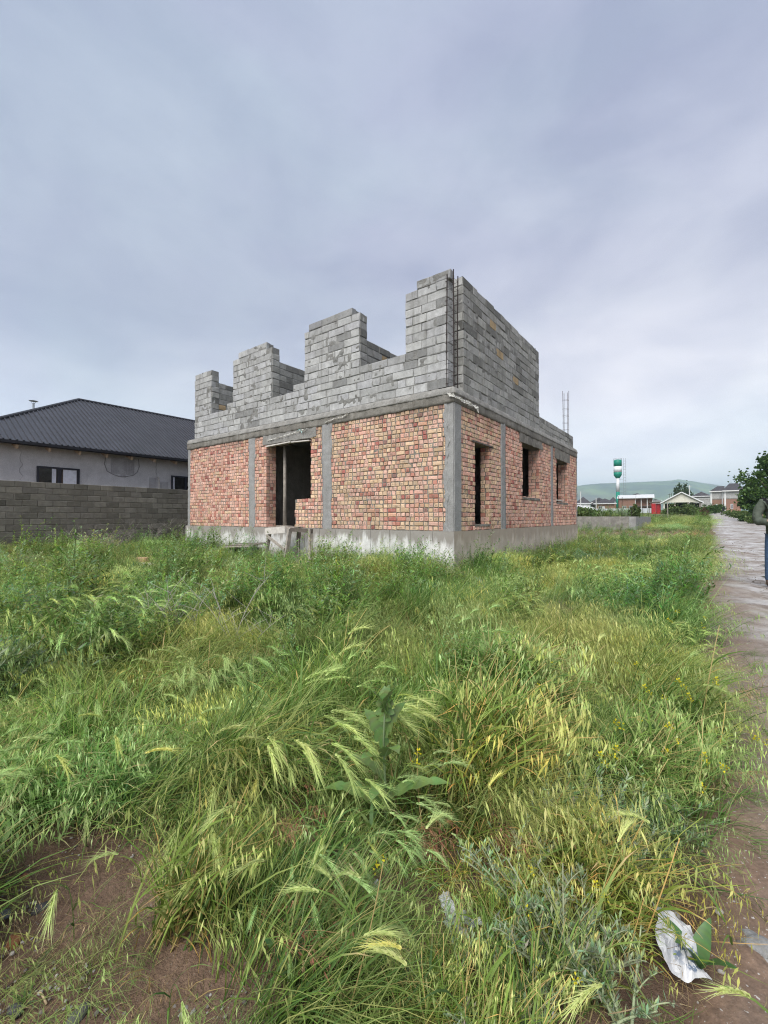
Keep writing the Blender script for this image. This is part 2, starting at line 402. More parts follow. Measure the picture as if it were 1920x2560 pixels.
soil = t.mix(t.remap(t.noise(pos, 2.3, 6, .65), .35, .65), (.125, .080, .056, 1), (.205, .138, .098, 1))
soil = scale_col(t, soil, t.remap(t.noise(pos, 35, 5, .7), .3, .7, .7, 1.25))
soil = t.mix(t.remap(t.noise(pos, 120, 2, .5), .66, .72), soil, (.24, .20, .16, 1))
far = t.mix(t.remap(t.noise(pos, .06, 5, .6), .35, .65), (.075, .10, .035, 1), (.15, .145, .06, 1))
dist = t.n('ShaderNodeVectorMath', {0: pos}, operation='LENGTH').outputs['Value']
col = t.mix(t.remap(dist, 24, 60), soil, far)
hh = t.math('ADD', t.noise(pos, 22, 6, .7), t.math('MULTIPLY', t.noise(pos, 90, 4, .7), .5))
finish(t, col, .92, hh, .9, .03, .2); M_SOIL = m
sheet('ground', axis(-9000, 9000, .035, 1.045), axis(-60, 9000, .035, 1.04), ground_h, M_SOIL)

m, t = new_mat('wet_gravel')
pos = t.n('ShaderNodeNewGeometry').outputs['Position']
rx = t.n('ShaderNodeVectorMath', {0: pos, 1: (N[0], N[1], 0)}, operation='DOT_PRODUCT').outputs['Value']
rs_ = t.n('ShaderNodeVectorMath', {0: pos, 1: (V[0], V[1], 0)}, operation='DOT_PRODUCT').outputs['Value']
n_a = t.noise(pos, .9, 6, .66, .4); n_b = t.noise(pos, 4.5, 5, .68, .3); n_c = t.noise(pos, 60, 4, .7)
silt = t.math('MULTIPLY', t.remap(t.math('ADD', t.math('MULTIPLY', n_a, .6), t.math('MULTIPLY', n_b, .4)), .45, .57), t.remap(t.math('ADD', rx, t.math('MULTIPLY', n_a, .9)), .75, 1.35))
c = t.mix(t.remap(n_b, .35, .65), (.142, .112, .090, 1), (.245, .205, .168, 1))
so_ = scale_col(t, t.mix(t.remap(t.noise(pos, 2.3, 6, .65), .35, .65), (.125, .080, .056, 1), (.205, .138, .098, 1)), t.remap(t.noise(pos, 35, 5, .7), .3, .7, .7, 1.25))
c = t.mix(t.remap(t.math('ADD', rx, t.math('MULTIPLY', n_a, .7)), .35, .85), so_, c)
c = scale_col(t, c, t.remap(n_c, .3, .7, .75, 1.25))
c = t.mix(t.math('MULTIPLY', silt, .9), c, (.45, .44, .435, 1))
c = t.mix(t.math('MULTIPLY', t.remap(t.noise(pos, 2.2, 5, .7), .58, .66), .6), c, (.10, .08, .066, 1))
c = t.mix(t.remap(t.noise(pos, 95, 2, .5), .66, .71), c, (.40, .38, .36, 1))
rough = t.remap(t.math('ADD', n_a, t.math('MULTIPLY', n_b, .3)), .5, .85, .72, .28)
finish(t, c, rough, t.math('ADD', t.math('MULTIPLY', n_b, .9), t.math('MULTIPLY', n_c, .5)), .3, .02, .45)
M_ROAD = m
def road_mesh():
    sa = axis(-4, 230, .05, 1.022); k = np.concatenate([np.linspace(0, 1, 9) ** 1.5 * .6, np.linspace(.62, ROADW - .05, 60), [ROADW + .2, ROADW + .7]])
    Kg, Sg = np.meshgrid(k, sa, indexing='ij'); e = road_edge(Sg); Wg = e * (1 - np.clip(Kg / ROADW, 0, 1)) + Kg + road_bend(Sg) - .15
    X, Y = ws(Wg, Sg); rut = 0
    for c0, wd in ((.75, .10), (.98, .10), (2.5, .3), (1.2, .08)): rut = rut - .022 * np.exp(-((Wg - road_bend(Sg) - c0 - .05 * np.sin(Sg * .3)) / wd) ** 2)
    Z = gh(X, Y) + .012 + rut * (Sg < 60) + .014 * fb2(X, Y, 1.2, 21) + .006 * fb2(X, Y, 9, 22) * (Sg < 25) - .05 * np.clip((.1 - Kg) / .1, 0, 1) - .06 * np.clip((Kg - ROADW) / .6, 0, 1)
    mb = MB(); mb.grid(np.stack([X, Y, Z], -1)); o = mb.build('road', M_ROAD, smooth=True); o['kind'] = 'structure'
    o.data.flip_normals() if o.data.polygons[0].normal.z < 0 else None
road_mesh()
m, t = new_mat('muddy_water')
finish(t, (.12, .095, .07, 1), .06, t.noise(t.n('ShaderNodeNewGeometry').outputs['Position'], 9, 3), .05, .01, .5); M_PUD = m
for (wc, sc_, a, b, lab) in ((1.55, 11.6, .55, .35, 'far'), (1.40, 9.6, .5, .3, 'mid'), (1.75, 14.5, .7, .4, 'x')):
    mb = MB(); X0, Y0 = ws(wc, sc_); ring = []
    for k in range(36):
        r = 1 + .35 * math.sin(3 * k / 36 * 6.283 + sc_) * .6 + random.uniform(-.08, .08); an = k / 36 * 2 * math.pi
        X, Y = ws(wc + a * r * math.cos(an), sc_ + b * r * math.sin(an)); ring.append((X, Y, float(gh(X, Y)) + .014))
    mb.face(*[mb.vert(p) for p in ring]); o = mb.build('puddle', M_PUD); o['kind'] = 'structure'

# hills: a ridge some kilometres off
HD = 4500
prof = [(-3000, 1225), (0, 1228), (900, 1222), (1300, 1219), (1443, 1215), (1486, 1210), (1519, 1208), (1565, 1207), (1613, 1205), (1670, 1203), (1697, 1199), (1721, 1202), (1751, 1207), (1791, 1212), (1830, 1219), (1900, 1212), (2050, 1216), (2600, 1208), (5200, 1220)]
m, t = new_mat('hill_grass')
pos = t.n('ShaderNodeNewGeometry').outputs['Position']
nn = t.noise(pos, .0035, 6, .6); n2_ = t.noise(pos, .001, 4, .6)
c = t.mix(t.remap(nn, .42, .6), (.05, .075, .045, 1), (.17, .23, .09, 1))
c = t.mix(t.remap(n2_, .5, .62), c, (.16, .13, .09, 1))
finish(t, c, .95, None, spec=.1); M_HILL = m
pxs = np.linspace(-3000, 5200, 420); az = np.arctan((pxs - 960) / 1072.)
top = np.interp(pxs, [p[0] for p in prof], [p[1] for p in prof]); hz = (1293 - top) / 1072 * HD * np.cos(0) + EYE
rows = np.linspace(-1, 1.3, 46); P = np.zeros((len(pxs), len(rows), 3))
for j, r in enumerate(rows):
    Yd = HD + r * 1400; X = (pxs - 960) / 1072 * Yd
    env = np.clip(1 - abs(r) ** 1.6, -.3, 1) if r < 0 else 1 - .8 * r
    Q = np.stack([X / 450, np.full_like(X, Yd / 450), 0 * X], -1)
    P[:, j] = np.stack([X, np.full_like(X, Yd), np.maximum(hz * max(env, -.1) + (45 * (1 - abs(fbm(Q, 5, 4))) - 38) * min(1, abs(r) * 3) * (1 if r < 0 else 0), -5 if r < -.9 else 0)], -1)
mb = MB(); mb.grid(P); o = mb.build('hills', M_HILL, smooth=True); o['kind'] = 'structure'

mb = MB(); mb.box(-17800, 26000, -70, 6700, -1.4, 455)
m, t = new_mat('haze_air')
vol = t.n('ShaderNodeVolumePrincipled', {'Color': (.70, .87, 1, 1), 'Density': 2.4e-4, 'Anisotropy': .5})
t.t.links.new(vol.outputs[0], t.n('ShaderNodeOutputMaterial').inputs['Volume'])
HAZE = True
if HAZE:
    o = mb.build('haze', m); o['kind'] = 'stuff'
# ------------------------------------------------------------------ the unfinished house
HZ = -.10
house = empty('unfinished_house', (CORNER[0], CORNER[1], HZ), ROTZ, label='unfinished red brick house with grey concrete block walls rising in notched piers above it', cat='house')
bpy.context.view_layer.update()
BR = Pieces(); BL = Pieces()
HB = 2.75 / 27
vA_h = variants('brick', [.106], .087, .10, M_BRA, 8, .006, .009); vA_s = variants('brick', [.235], .087, .10, M_BRA, 5, .0055, .012)
vB_h = variants('brick', [.106], .087, .10, M_BRB, 8, .006, .009); vB_s = variants('brick', [.235], .087, .10, M_BRB, 5, .0055, .012)
def PF(a, z, out=0):  # a = t along the front face
    return Matrix.Translation((-a, -out, z))
def PR(a, z, out=0):  # a = s along the side face (facing +x)
    return Matrix.Translation((out, a, z)) @ Matrix.Rotation(math.pi / 2, 4, 'Z')
def lay_bricks(a0, a1, z0, z1, plane, parent, mat, holes=(), stretch=.16, base=1.05):
    k0 = int(round((z0 - base) / HB)); k1 = int(round((z1 - base) / HB))
    sal = mat == 'B'
    for k in range(k0, k1):
        zc = base + (k + .5) * HB; spans = [(a0, a1)]
        for (h0, h1, hz0, hz1) in holes:
            if hz0 - .02 < zc < hz1 + .02:
                spans = [q for sp in spans for q in ((sp[0], min(sp[1], h0)), (max(sp[0], h1), sp[1])) if q[1] - q[0] > .03]
        for (p, q) in spans:
            a = p + .004; st = stretch * (1.0 if random.random() < .15 else .3)
            a_first = random.random() < .5
            while a < q - .02:
                L = .235 if random.random() < st else random.uniform(.092, .108)
                if a_first and a == p + .004: L = .08
                if a + L > q - .035: L = q - a - .004
                if L > .26: L = .13
                src = (vB_s if sal else vA_s)[.235] if L > .18 else (vB_h if sal else vA_h)[.106]
                me = random.choice(src); L0 = .235 if L > .18 else .106
                M = plane(a + L / 2, zc + random.uniform(-.004, .004), random.uniform(-.008, .006)) @ Matrix.Rotation(random.uniform(-.03, .03), 4, 'Y') @ Matrix.Scale(L / L0, 4, (1, 0, 0)) @ Matrix.Scale(random.uniform(.95, 1.04), 4, (0, 0, 1))
                BR.add(me, M, parent, 'brick')
                a += L + random.uniform(.018, .030)
# mortar cores of the walls with their openings
def core(name, rects, plane, mat, d0=.045, d1=.36):
    mb = MB()
    for (a0, a1, z0, z1) in rects:
        A_, Z_ = np.meshgrid(np.linspace(a0, a1, max(2, int((a1 - a0) / .03))), np.linspace(z0, z1, max(2, int((z1 - z0) / .03))), indexing='ij')
        o_ = -.019 + .013 * np.clip(fbm(np.stack([A_ * 9, Z_ * 9, A_ * 0 + d1], -1), 3, 4) + .1, -1, 1.6)
        mb.grid(np.stack([-A_, -o_, Z_], -1)[::-1] if plane == 'F' else np.stack([o_, A_, Z_], -1))
        if plane == 'F': mb.box(-a1, -a0, d0, d1, z0, z1)
        else: mb.box(-d1, -d0, a0, a1, z0, z1)
    return mb.build(name, mat, house)
ZB, ZT = 1.05, 3.80
core('door_pier', [(1.89, 2.49, ZB, ZT)], 'R', M_MORT, .045, .245)
wf = core('front_brick_wall', [(.12, 4.38, ZB, ZT), (4.38, 5.02, ZB, 1.85), (4.38, 6.31, 3.55, ZT), (6.31, 10.72, ZB, ZT)], 'F', M_MORT)
wr = core('side_brick_wall', [(.36, 1.05, ZB, ZT), (1.05, 1.89, ZB, 1.18), (1.05, 1.89, 3.09, ZT), (2.5, 4.25, ZB, ZT), (4.25, 5.86, ZB, 1.95), (4.25, 5.86, 3.55, ZT), (5.86, 7.8, ZB, ZT), (7.8, 9.33, ZB, 1.9), (7.8, 9.33, 3.45, ZT), (9.33, 10.74, ZB, ZT)], 'R', M_MORT)
lay_bricks(.165, 3.62, ZB, ZT, PF, wf, 'A', stretch=.18)
lay_bricks(3.88, 4.38, ZB, ZT, PF, wf, 'A', stretch=.10)
lay_bricks(4.38, 5.03, ZB, 1.87, PF, wf, 'A', holes=((4.93, 5.1, 1.75, 1.9), (4.99, 5.1, 1.6, 1.7), (4.97, 5.1, 1.2, 1.3)), stretch=.1)
lay_bricks(6.31, 6.87, ZB, ZT, PF, wf, 'B', stretch=.14)
lay_bricks(7.11, 10.66, ZB, ZT, PF, wf, 'B', stretch=.12)
HR = ((1.05, 1.89, 1.17, 3.09), (4.25, 5.86, 1.95, 3.9), (7.8, 9.33, 1.9, 3.9))
lay_bricks(.33, 2.60, ZB, ZT, PR, wr, 'A', HR, .10)
lay_bricks(2.87, 7.08, ZB, ZT, PR, wr, 'B', HR, .08)
lay_bricks(7.29, 10.72, ZB, ZT, PR, wr, 'B', HR, .08)
# reveals: bricks seen inside the openings
def PJ(x):   # door jamb at t = x, facing the corner (+x local)
    return lambda a, z, out=0: Matrix.Translation((-x + .0135 + out, a, z)) @ Matrix.Rotation(math.pi / 2, 4, 'Z')
def PS(y):   # window jamb at s = y, facing back to the viewer (-y local)
    return lambda a, z, out=0: Matrix.Translation((-a, y - .0135 - out, z))
def thin(plane): return lambda a, z, out=0: plane(a, z, out) @ Matrix.Scale(.1, 4, (0, 1, 0))
lay_bricks(.02, .36, ZB, 3.55, thin(PJ(6.31)), wf, 'B', stretch=.5)
lay_bricks(.02, .245, 1.2, 3.05, thin(PS(1.89)), wr, 'A', stretch=.5)
lay_bricks(.02, .36, 1.95, 3.5, thin(PS(5.86)), wr, 'B', stretch=.5)
lay_bricks(.02, .36, 1.9, 3.4, thin(PS(9.33)), wr, 'B', stretch=.5)
# a partition and the far walls behind the openings
mb = MB(); mb.box(-4.95, -3.2, 2.2, 2.5, 1.0, 3.75); pw = mb.build('partition_wall', M_MORT, house)
lay_bricks(3.3, 4.9, ZB, ZT, lambda a, z, out=0: Matrix.Translation((-a, 2.187 - out, z)), pw, 'A', stretch=.3)
mb = MB(); mb.box(-10.72, -10.4, .36, 10.5, ZB, ZT); mb.box(-10.72, -.36, 10.4, 10.74, ZB, ZT); mb.box(-7.4, -7.1, .36, 10.4, ZB, ZT); mb.box(-7.1, -.36, 6.9, 7.2, ZB, ZT); mb.build('rear_wall', M_MORT, house)
mb = MB(); mb.box(-10.7, -.05, .05, 10.7, 3.815, 4.06); mb.build('floor_slab', M_SLAB, house)
mb = MB(); mb.box(-10.7, -.1, .1, 10.7, .85, 1.04); mb.build('ground_slab', M_SLAB, house)
BR.finish(house, 300, 'brickwork')

# plinth panels
for k, (a, b) in enumerate(zip(np.arange(-.06, 10.9, .58), np.arange(.52, 11.5, .58))):
    b = min(b, 10.9); d = random.uniform(0, .008); a = max(a, -.012)
    mb = MB(); mb.rough_box(-b + .004, -a - .004, -.02 - d, .34, .0, 1.045, .12, .004, k, 6); mb.build('plinth_panel', M_PL1, house)
sp = [.36]
while sp[-1] < 10.8: sp.append(sp[-1] + random.choice([.28, .42, .5, .36]))
for k, (a, b) in enumerate(zip(sp, sp[1:])):
    b = min(b, 10.8)
    if b - a < .05: continue
    d = random.uniform(0, .006); mb = MB(); mb.rough_box(-.34, .015 + d, a + .004, b - .004, .0, 1.045, .12, .004, k + 40, 6); mb.build('plinth_panel', M_PL2, house)
mb = MB(); mb.rough_box(-.34, .016, .0, .352, .0, 1.045, .12, .003, 77, 6); mb.build('plinth_panel', M_PL2, house)
mb = MB(); mb.box(-10.85, -.05, .05, 10.75, 0, .84); mb.build('plinth_core', M_MORT, house)

# concrete columns with ragged mortar edges
def ragged(plane, a0, a1, z0, z1, out, seed, rag=.03, n=90):
    mb = MB(); zs = np.linspace(z0, z1, n); P = np.zeros((7, n, 3)); q = np.stack([zs * 4, zs * 0, zs * 0 + seed], -1)
    e0 = a0 - rag * np.clip(fbm(q, seed, 5) + .3, 0, 1.5); e1 = a1 + rag * np.clip(fbm(q, seed + 3, 5) + .3, 0, 1.5)
    for j, kk in enumerate((0, 0.0, .18, .5, .82, 1.0, 1.0)):
        a = e0 * (1 - kk) + e1 * kk; o_ = np.full(n, out) + .006 * fbm(np.stack([a * 12, zs * 12, zs * 0], -1), seed, 3)
        if j in (1, 5): o_ = o_ + .006 * fbm(np.stack([a * 30, zs * 30, zs * 0], -1), seed + 8, 2)
        if j in (0, 6): o_ = np.full(n, -.05)
        P[j] = np.stack([-a, -o_, zs], -1) if plane == 'F' else np.stack([o_, a, zs], -1)
    if plane == 'F': P = P[::-1]
    mb.grid(P); return mb.build('concrete_column', M_COL, house, True)
ragged('F', 3.6, 3.9, 1.045, 3.83, .015, 4); ragged('F', 6.86, 7.12, 1.045, 3.8, .015, 5, .035); ragged('F', 10.64, 10.78, 1.045, 3.85, .008, 6, .01)
ragged('R', 2.6, 2.88, 1.045, 3.83, .014, 8, .02); ragged('R', 7.07, 7.30, 1.045, 3.83, .014, 9, .015); ragged('R', 10.70, 10.79, 1.045, 3.83, .006, 10, .006)
mb = MB(); mb.rough_box(-.16, -.012, .0, .13, 1.046, 3.83, .05, .004, 3, 8); mb.build('concrete_column', M_COL, house, False)
mb = MB(); mb.rough_box(-.13, .006, .02, .335, 1.046, 3.83, .05, .004, 5, 8); mb.build('concrete_column', M_COL, house, False)
ragged('F', .16, .20, 1.046, 3.8, .014, 31, .07); 

# ring beam round both faces: a smooth lower face and a rough bulging upper band
def sweep(name, profile, mat, step, amp, freq, seed):
    path = [(t_, 0, (0, -1)) for t_ in np.arange(10.82, .03, -step)] + [(0, 0, (1, -1))] + [(0, s_, (1, 0)) for s_ in np.arange(step * .6, 10.80, step)]
    P = np.zeros((len(path), len(profile), 3))
    for i, (t_, s_, n_) in enumerate(path):
        for j, (o_, z_, k_) in enumerate(profile): P[i, j] = (-t_ + n_[0] * o_, s_ + n_[1] * o_, z_)
    kk = np.array([p[2] for p in profile])[None, :, None]
    d = np.stack([fbm(P * freq, seed, 4), fbm(P * freq, seed + 3, 4), .7 * fbm(P * freq, seed + 6, 4)], -1)
    P = P + amp * kk * d
    mb = MB(); mb.grid(P); o = mb.build(name, mat, house, True)
    me = o.data
    me.flip_normals()
    return o
sweep('ring_beam', [(-.30, 3.80, 0), (-.05, 3.80, .3), (.0, 3.795, 1), (.015, 3.80, 1), (.02, 3.85, .5), (.02, 3.9, .4), (.02, 3.96, .5), (.02, 4.0, .4)], M_CON, .05, .018, 7, 2)
sweep('rough_band', [(.0, 3.985, 0), (.026, 3.985, .8), (.036, 4.00, .8), (.033, 4.025, .9), (.026, 4.05, 1), (.017, 4.08, 1), (.007, 4.11, 1), (-.01, 4.14, 1), (-.04, 4.16, .8), (-.08, 4.168, .4), (-.4, 4.165, 0)], M_ROUGH, .03, .012, 17, 4)
# lintels
def lintel(rect, out, seed, plane, mat=M_ROUGH):
    a0, a1, z0, z1 = rect; mb = MB()
    if plane == 'F': mb.rough_box(-a1, -a0, -out, .34, z0, z1, .05, .014, seed, 8)
    else: mb.rough_box(-.34, out, a0, a1, z0, z1, .05, .014, seed, 8)
    return mb.build('lintel', mat, house, True)
lintel((4.15, 6.45, 3.53, 3.80), .02, 12, 'F'); lintel((4.0, 6.15, 3.54, 3.79), .012, 14, 'R', M_CON); lintel((7.55, 9.6, 3.44, 3.79), .014, 16, 'R', M_CON)
mb = MB(); mb.bar((.006, .86, 3.105), (.006, 2.08, 3.105), .03, .035); mb.build('door_lintel', M_WOODD, house)
mb = MB(); mb.rough_box(-.34, .01, 4.24, 5.87, 1.875, 1.945, .05, .006, 2, 9); mb.build('window_sill', M_CON, house)
mb = MB(); mb.rough_box(-.34, .01, 7.79, 9.34, 1.825, 1.895, .05, .006, 3, 9); mb.build('window_sill', M_CON, house)
mb = MB(); mb.rough_box(-.34, .012, 1.04, 1.90, 1.13, 1.175, .05, .006, 3, 9); mb.build('door_sill', M_CON, house)

# upper block walls
LENS = [.24, .38, .5, .58]
vF = variants('concrete_block', LENS, .182, .16, M_BLK, 4, .007, .010)
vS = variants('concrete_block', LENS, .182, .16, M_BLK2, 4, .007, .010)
BZ = 4.17
def pit(t_): return .1925 + .0065 * (1 - t_ / 10.5)
def lay_blocks(k, a0, a1, plane, parent, vs, pitch, off=0., shade=1.0, base=BZ, lens=LENS):
    a = a0; first = True
    while a < a1 - .02:
        L = random.choices([.24, .38, .5, .58], [.1, .2, .45, .35])[0]
        if first: L = (.28 if k % 2 else .52); first = False
        if a + L > a1 - .12: L = a1 - a
        if L > .7: L = L / 2
        key = min(LENS, key=lambda q: abs(q - (L - .012))); me = random.choice(vs[key]); p = pitch(a + L / 2)
        zc = base + (k + .5) * p
        M = plane(a + L / 2, zc + random.uniform(-.004, .004), off + random.uniform(-.007, .007)) @ Matrix.Rotation(random.uniform(-.012, .012), 4, 'Y') @ Matrix.Rotation(random.uniform(-.008, .008), 4, 'Z') @ Matrix.Scale((L - .012) / key, 4, (1, 0, 0)) @ Matrix.Scale(p / .196, 4, (0, 0, 1))
        BL.add(me, M, parent, 'concrete_block', shade * random.uniform(.93, 1.07))
        a += L
SI = .075                                   # set back from the brick face
mb = MB()
def squeeze(a0, a1, z0, z1, fn, seed):
    A_, Z_ = np.meshgrid(np.linspace(a0, a1, max(2, int((a1 - a0) / .03))), np.linspace(z0, z1, max(2, int((z1 - z0) / .03))), indexing='ij')
    o_ = -.013 + .018 * np.clip(fbm(np.stack([A_ * 6, Z_ * 6, A_ * 0 + seed], -1), seed, 4), -1, 1.7)
    mb.grid(fn(A_, o_, Z_))
def fcore(t0, t1, k0, k1):
    squeeze(t0 + .02, t1 - .02, BZ + k0 * pit(t0), BZ + k1 * pit((t0 + t1) / 2) - .015, lambda a, o, z: np.stack([-a, SI - o, z], -1)[::-1], int(t0 * 7 + k1))
    mb.box(-t1 + .015, -t0 - .015, SI + .03, SI + .29, BZ + k0 * pit(t0), BZ + k1 * pit((t0 + t1) / 2) - .012)
fcore(.18, 10.5, 0, 4); fcore(1.3, 2.7, 4, 5); fcore(.18, 1.3, 4, 12); fcore(.16, 1.0, 12, 13); fcore(2.68, 4.72, 4, 12); fcore(2.94, 4.55, 12, 13)
fcore(6.14, 8.14, 4, 12); fcore(6.42, 7.85, 12, 13); fcore(9.42, 10.5, 4, 12); fcore(4.72, 5.2, 4, 5); fcore(8.14, 8.5, 4, 5)
bwf = mb.build('front_block_wall', M_MORTB, house)
for k in range(0, 4): lay_blocks(k, .18, 10.5, PF, bwf, vF, pit, -SI)
def seg(k0, k1, a0, a1, wob=.05):
    for k in range(k0, k1): lay_blocks(k, a0 + random.uniform(0, wob), a1 - random.uniform(0, wob) * (a1 < 10), PF, bwf, vF, pit, -SI, .62 if k == k1 - 1 else 1.0)
for k in range(4, 12): lay_blocks(k, .18 + random.uniform(0, .02), 1.30, PF, bwf, vF, pit, -SI, .9 if k == 11 else 1)
lay_blocks(12, .12, .98, PF, bwf, vF, pit, -SI, .68)
lay_blocks(4, 1.3, 2.7, PF, bwf, vF, pit, -SI, .85)
for k in range(4, 12): lay_blocks(k, 2.68 + random.uniform(0, .03), 4.72, PF, bwf, vF, pit, -SI, .9 if k == 11 else 1)
lay_blocks(12, 2.94, 4.55, PF, bwf, vF, pit, -SI, .62)
lay_blocks(4, 4.72, 5.2, PF, bwf, vF, pit, -SI, .8)
for k in range(4, 12): lay_blocks(k, (6.40 if k > 10 else 6.14) + random.uniform(0, .03), 8.14, PF, bwf, vF, pit, -SI, .85 if k == 11 else 1)
lay_blocks(12, 6.42, 7.85, PF, bwf, vF, pit, -SI, .62)
lay_blocks(4, 8.14, 8.5, PF, bwf, vF, pit, -SI, 1.25)
for k in range(4, 11): lay_blocks(k, 9.42 + random.uniform(0, .03), 10.5, PF, bwf, vF, pit, -SI, 1)
lay_blocks(11, 9.72, 10.48, PF, bwf, vF, pit, -SI, .7)
# pier reveals (facing the corner) and cross walls running back
def PXr(x, d0): return lambda a, z, out=0: Matrix.Translation((-x + out, a, z)) @ Matrix.Rotation(math.pi / 2, 4, 'Z')
mb = MB()
for (x, kt) in ((2.68, 9), (6.14, 10), (9.42, 9.7)):
    mb.box(-x - .2, -x - .03, SI + .29, 6.0, BZ, BZ + int(kt) * .196 - .012)
cw = mb.build('cross_wall', M_MORTB, house)
for (x, kt) in ((2.68, 9), (6.14, 10), (9.42, 10)):
    for k in range(4, 12):
        if x == 6.14 and k == 11: continue
        if x == 9.42 and k == 11: continue
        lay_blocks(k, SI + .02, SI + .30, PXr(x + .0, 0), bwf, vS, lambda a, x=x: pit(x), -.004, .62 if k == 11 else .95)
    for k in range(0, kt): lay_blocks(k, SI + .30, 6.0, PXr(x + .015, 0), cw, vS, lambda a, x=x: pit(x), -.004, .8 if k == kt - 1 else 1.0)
    for k in range(5, 12): # other side of the pier end
        pass
# side block wall, its near end towards the rebar gap, and the low parapet
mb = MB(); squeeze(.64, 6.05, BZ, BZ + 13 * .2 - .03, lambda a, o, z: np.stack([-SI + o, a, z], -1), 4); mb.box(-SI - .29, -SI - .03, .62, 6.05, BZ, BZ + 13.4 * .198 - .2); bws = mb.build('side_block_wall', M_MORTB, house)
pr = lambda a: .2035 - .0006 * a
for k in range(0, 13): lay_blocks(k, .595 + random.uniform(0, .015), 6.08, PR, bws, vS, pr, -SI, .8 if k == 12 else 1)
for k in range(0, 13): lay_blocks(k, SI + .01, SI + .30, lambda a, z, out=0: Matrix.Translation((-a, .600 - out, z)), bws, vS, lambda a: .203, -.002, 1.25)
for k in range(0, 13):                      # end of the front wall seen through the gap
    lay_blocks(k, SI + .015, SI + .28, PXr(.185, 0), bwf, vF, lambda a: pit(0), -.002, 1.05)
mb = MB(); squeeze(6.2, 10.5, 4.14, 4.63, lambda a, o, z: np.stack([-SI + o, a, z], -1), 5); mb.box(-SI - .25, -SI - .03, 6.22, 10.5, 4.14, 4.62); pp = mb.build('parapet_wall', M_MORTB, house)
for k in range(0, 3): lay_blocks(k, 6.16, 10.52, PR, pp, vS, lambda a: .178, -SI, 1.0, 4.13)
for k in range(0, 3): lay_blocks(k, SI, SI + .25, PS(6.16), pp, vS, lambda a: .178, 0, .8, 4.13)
BL.finish(house, 300, 'blockwork')

def rebar_cage(name, x, y, z0, z1, w_, mat, label, ties=.2, rz=0, tops=None, bar=.012):
    r = empty(name, (0, 0, 0)); r.parent = house; r.location = (x, y, z0); r.rotation_euler = (0, 0, rz); H_ = z1 - z0
    for i, (sx, sy) in enumerate(((-1, -1), (1, -1), (1, 1), (-1, 1))):
        b = MB(); h = H_ + (tops[i] if tops else random.uniform(-.1, .1)); b.tube([(sx * w_ / 2, sy * w_ / 2, 0), (sx * w_ / 2 + random.uniform(-.01, .01), sy * w_ / 2, h * .5), (sx * w_ / 2 + random.uniform(-.015, .015), sy * w_ / 2, h)], bar / 2, 5); b.build('bar', mat, r)
    z = .1
    while z < H_ - .1:
        b = MB(); q = w_ / 2 + .006; tl = random.uniform(-.02, .02)
        b.tube([(-q - .03, -q, z), (q, -q, z + tl), (q, q, z), (-q, q, z - tl), (-q, -q - .03, z)], .004, 4); b.build('tie', mat, r); z += ties * random.uniform(.75, 1.25)
    return r
rebar_cage('rebar_cage', -.12, .16, 4.15, 6.66, .17, M_STEEL, '', .22, bar=.026)
rebar_cage('rebar_cage', -.25, 10.1, 4.5, 6.38, .17, M_STEEL2, '', .34, bar=.019)
b = MB()
for q in (.1, .2): b.tube([(-SI - q, 6.0, 6.6), (-SI - q, 6.02, 7.0 - q)], .007, 5)
b.build('rebar_stub', M_STEEL2, house)
# white cement scraps in the gap
b = MB()
for z in (4.9, 5.3, 5.32, 5.75, 6.1):
    b.rough_box(-.33, -.28, .50, .53, z, z + random.uniform(.05, .22), .03, .012, int(z * 10), 20)
b.build('mortar_smear', M_WOODW, house)

# ------------------------------------------------------------------ loose pieces on and by the house
def HW(t_, s_, z): p = fw(t_, s_); return Vector((p[0], p[1], z + HZ))
def crumple(name, pts, wd, mat, seed, **kw):
    rs = random.Random(seed); mb = MB(); P = []
    base = Vector(pts[0]); full = []
    for a, b in zip(pts, pts[1:]):
        a, b = Vector(a), Vector(b); n = max(3, int((b - a).length / .022))
        full += [a.lerp(b, k / n) for k in range(n)]
    full.append(Vector(pts[-1]))
    for i, p in enumerate(full):
        row = []
        ph = rs.uniform(-1, 1); w_ = wd * rs.uniform(.45, 1.3)
        for k in range(4):
            q = (k / 3 - .5) * w_
            row.append(p - base + Vector((rs.uniform(-.018, .018) + q * .5 * ph, rs.uniform(-.02, .02) - .012 - abs(q) * .4, q * (1 - .4 * abs(ph)) + rs.uniform(-.016, .016))))
        P.append(row)
    mb.grid(np.array([[tuple(x) for x in r] for r in P])); o = mb.build(name, mat, None, loc=base); tag(o, **kw); return o
crumple('plastic_film', [HW(.12, -.05, 3.98), HW(-.02, -.04, 3.92)] + [HW(-.05, s_, 3.90 - .02 * s_) for s_ in (.2, .5, .8, 1.05)] + [HW(-.06, 1.1, 3.78)], .085, M_FILM, 3, label='white crumpled plastic film caught under the concrete beam at the house corner', cat='plastic film')
crumple('plastic_film', [HW(6.2, -.04, 3.63), HW(5.6, -.05, 3.68), HW(5.0, -.05, 3.73), HW(4.5, -.05, 3.78)], .022, M_FILM, 5, label='thin white strip of film stuck above the dark doorway lintel', cat='plastic film')
crumple('plastic_film', [HW(4.85, -.06, 3.76), HW(4.75, -.06, 3.80), HW(4.65, -.06, 3.70)], .05, M_FILMT, 6, label='small teal scrap of film above the doorway', cat='plastic film')
crumple('plastic_film', [HW(3.8, -.04, 3.86), HW(3.5, -.05, 3.90), HW(3.15, -.05, 3.92), HW(2.95, -.05, 3.99)], .03, M_FILM, 8, label='ragged white film strip at top of the column right of the doorway', cat='plastic film')

def local_thing(name, t_, s_, z, **kw):
    p = fw(t_, s_); return empty(name, (p[0], p[1], z + HZ), ROTZ, **kw)
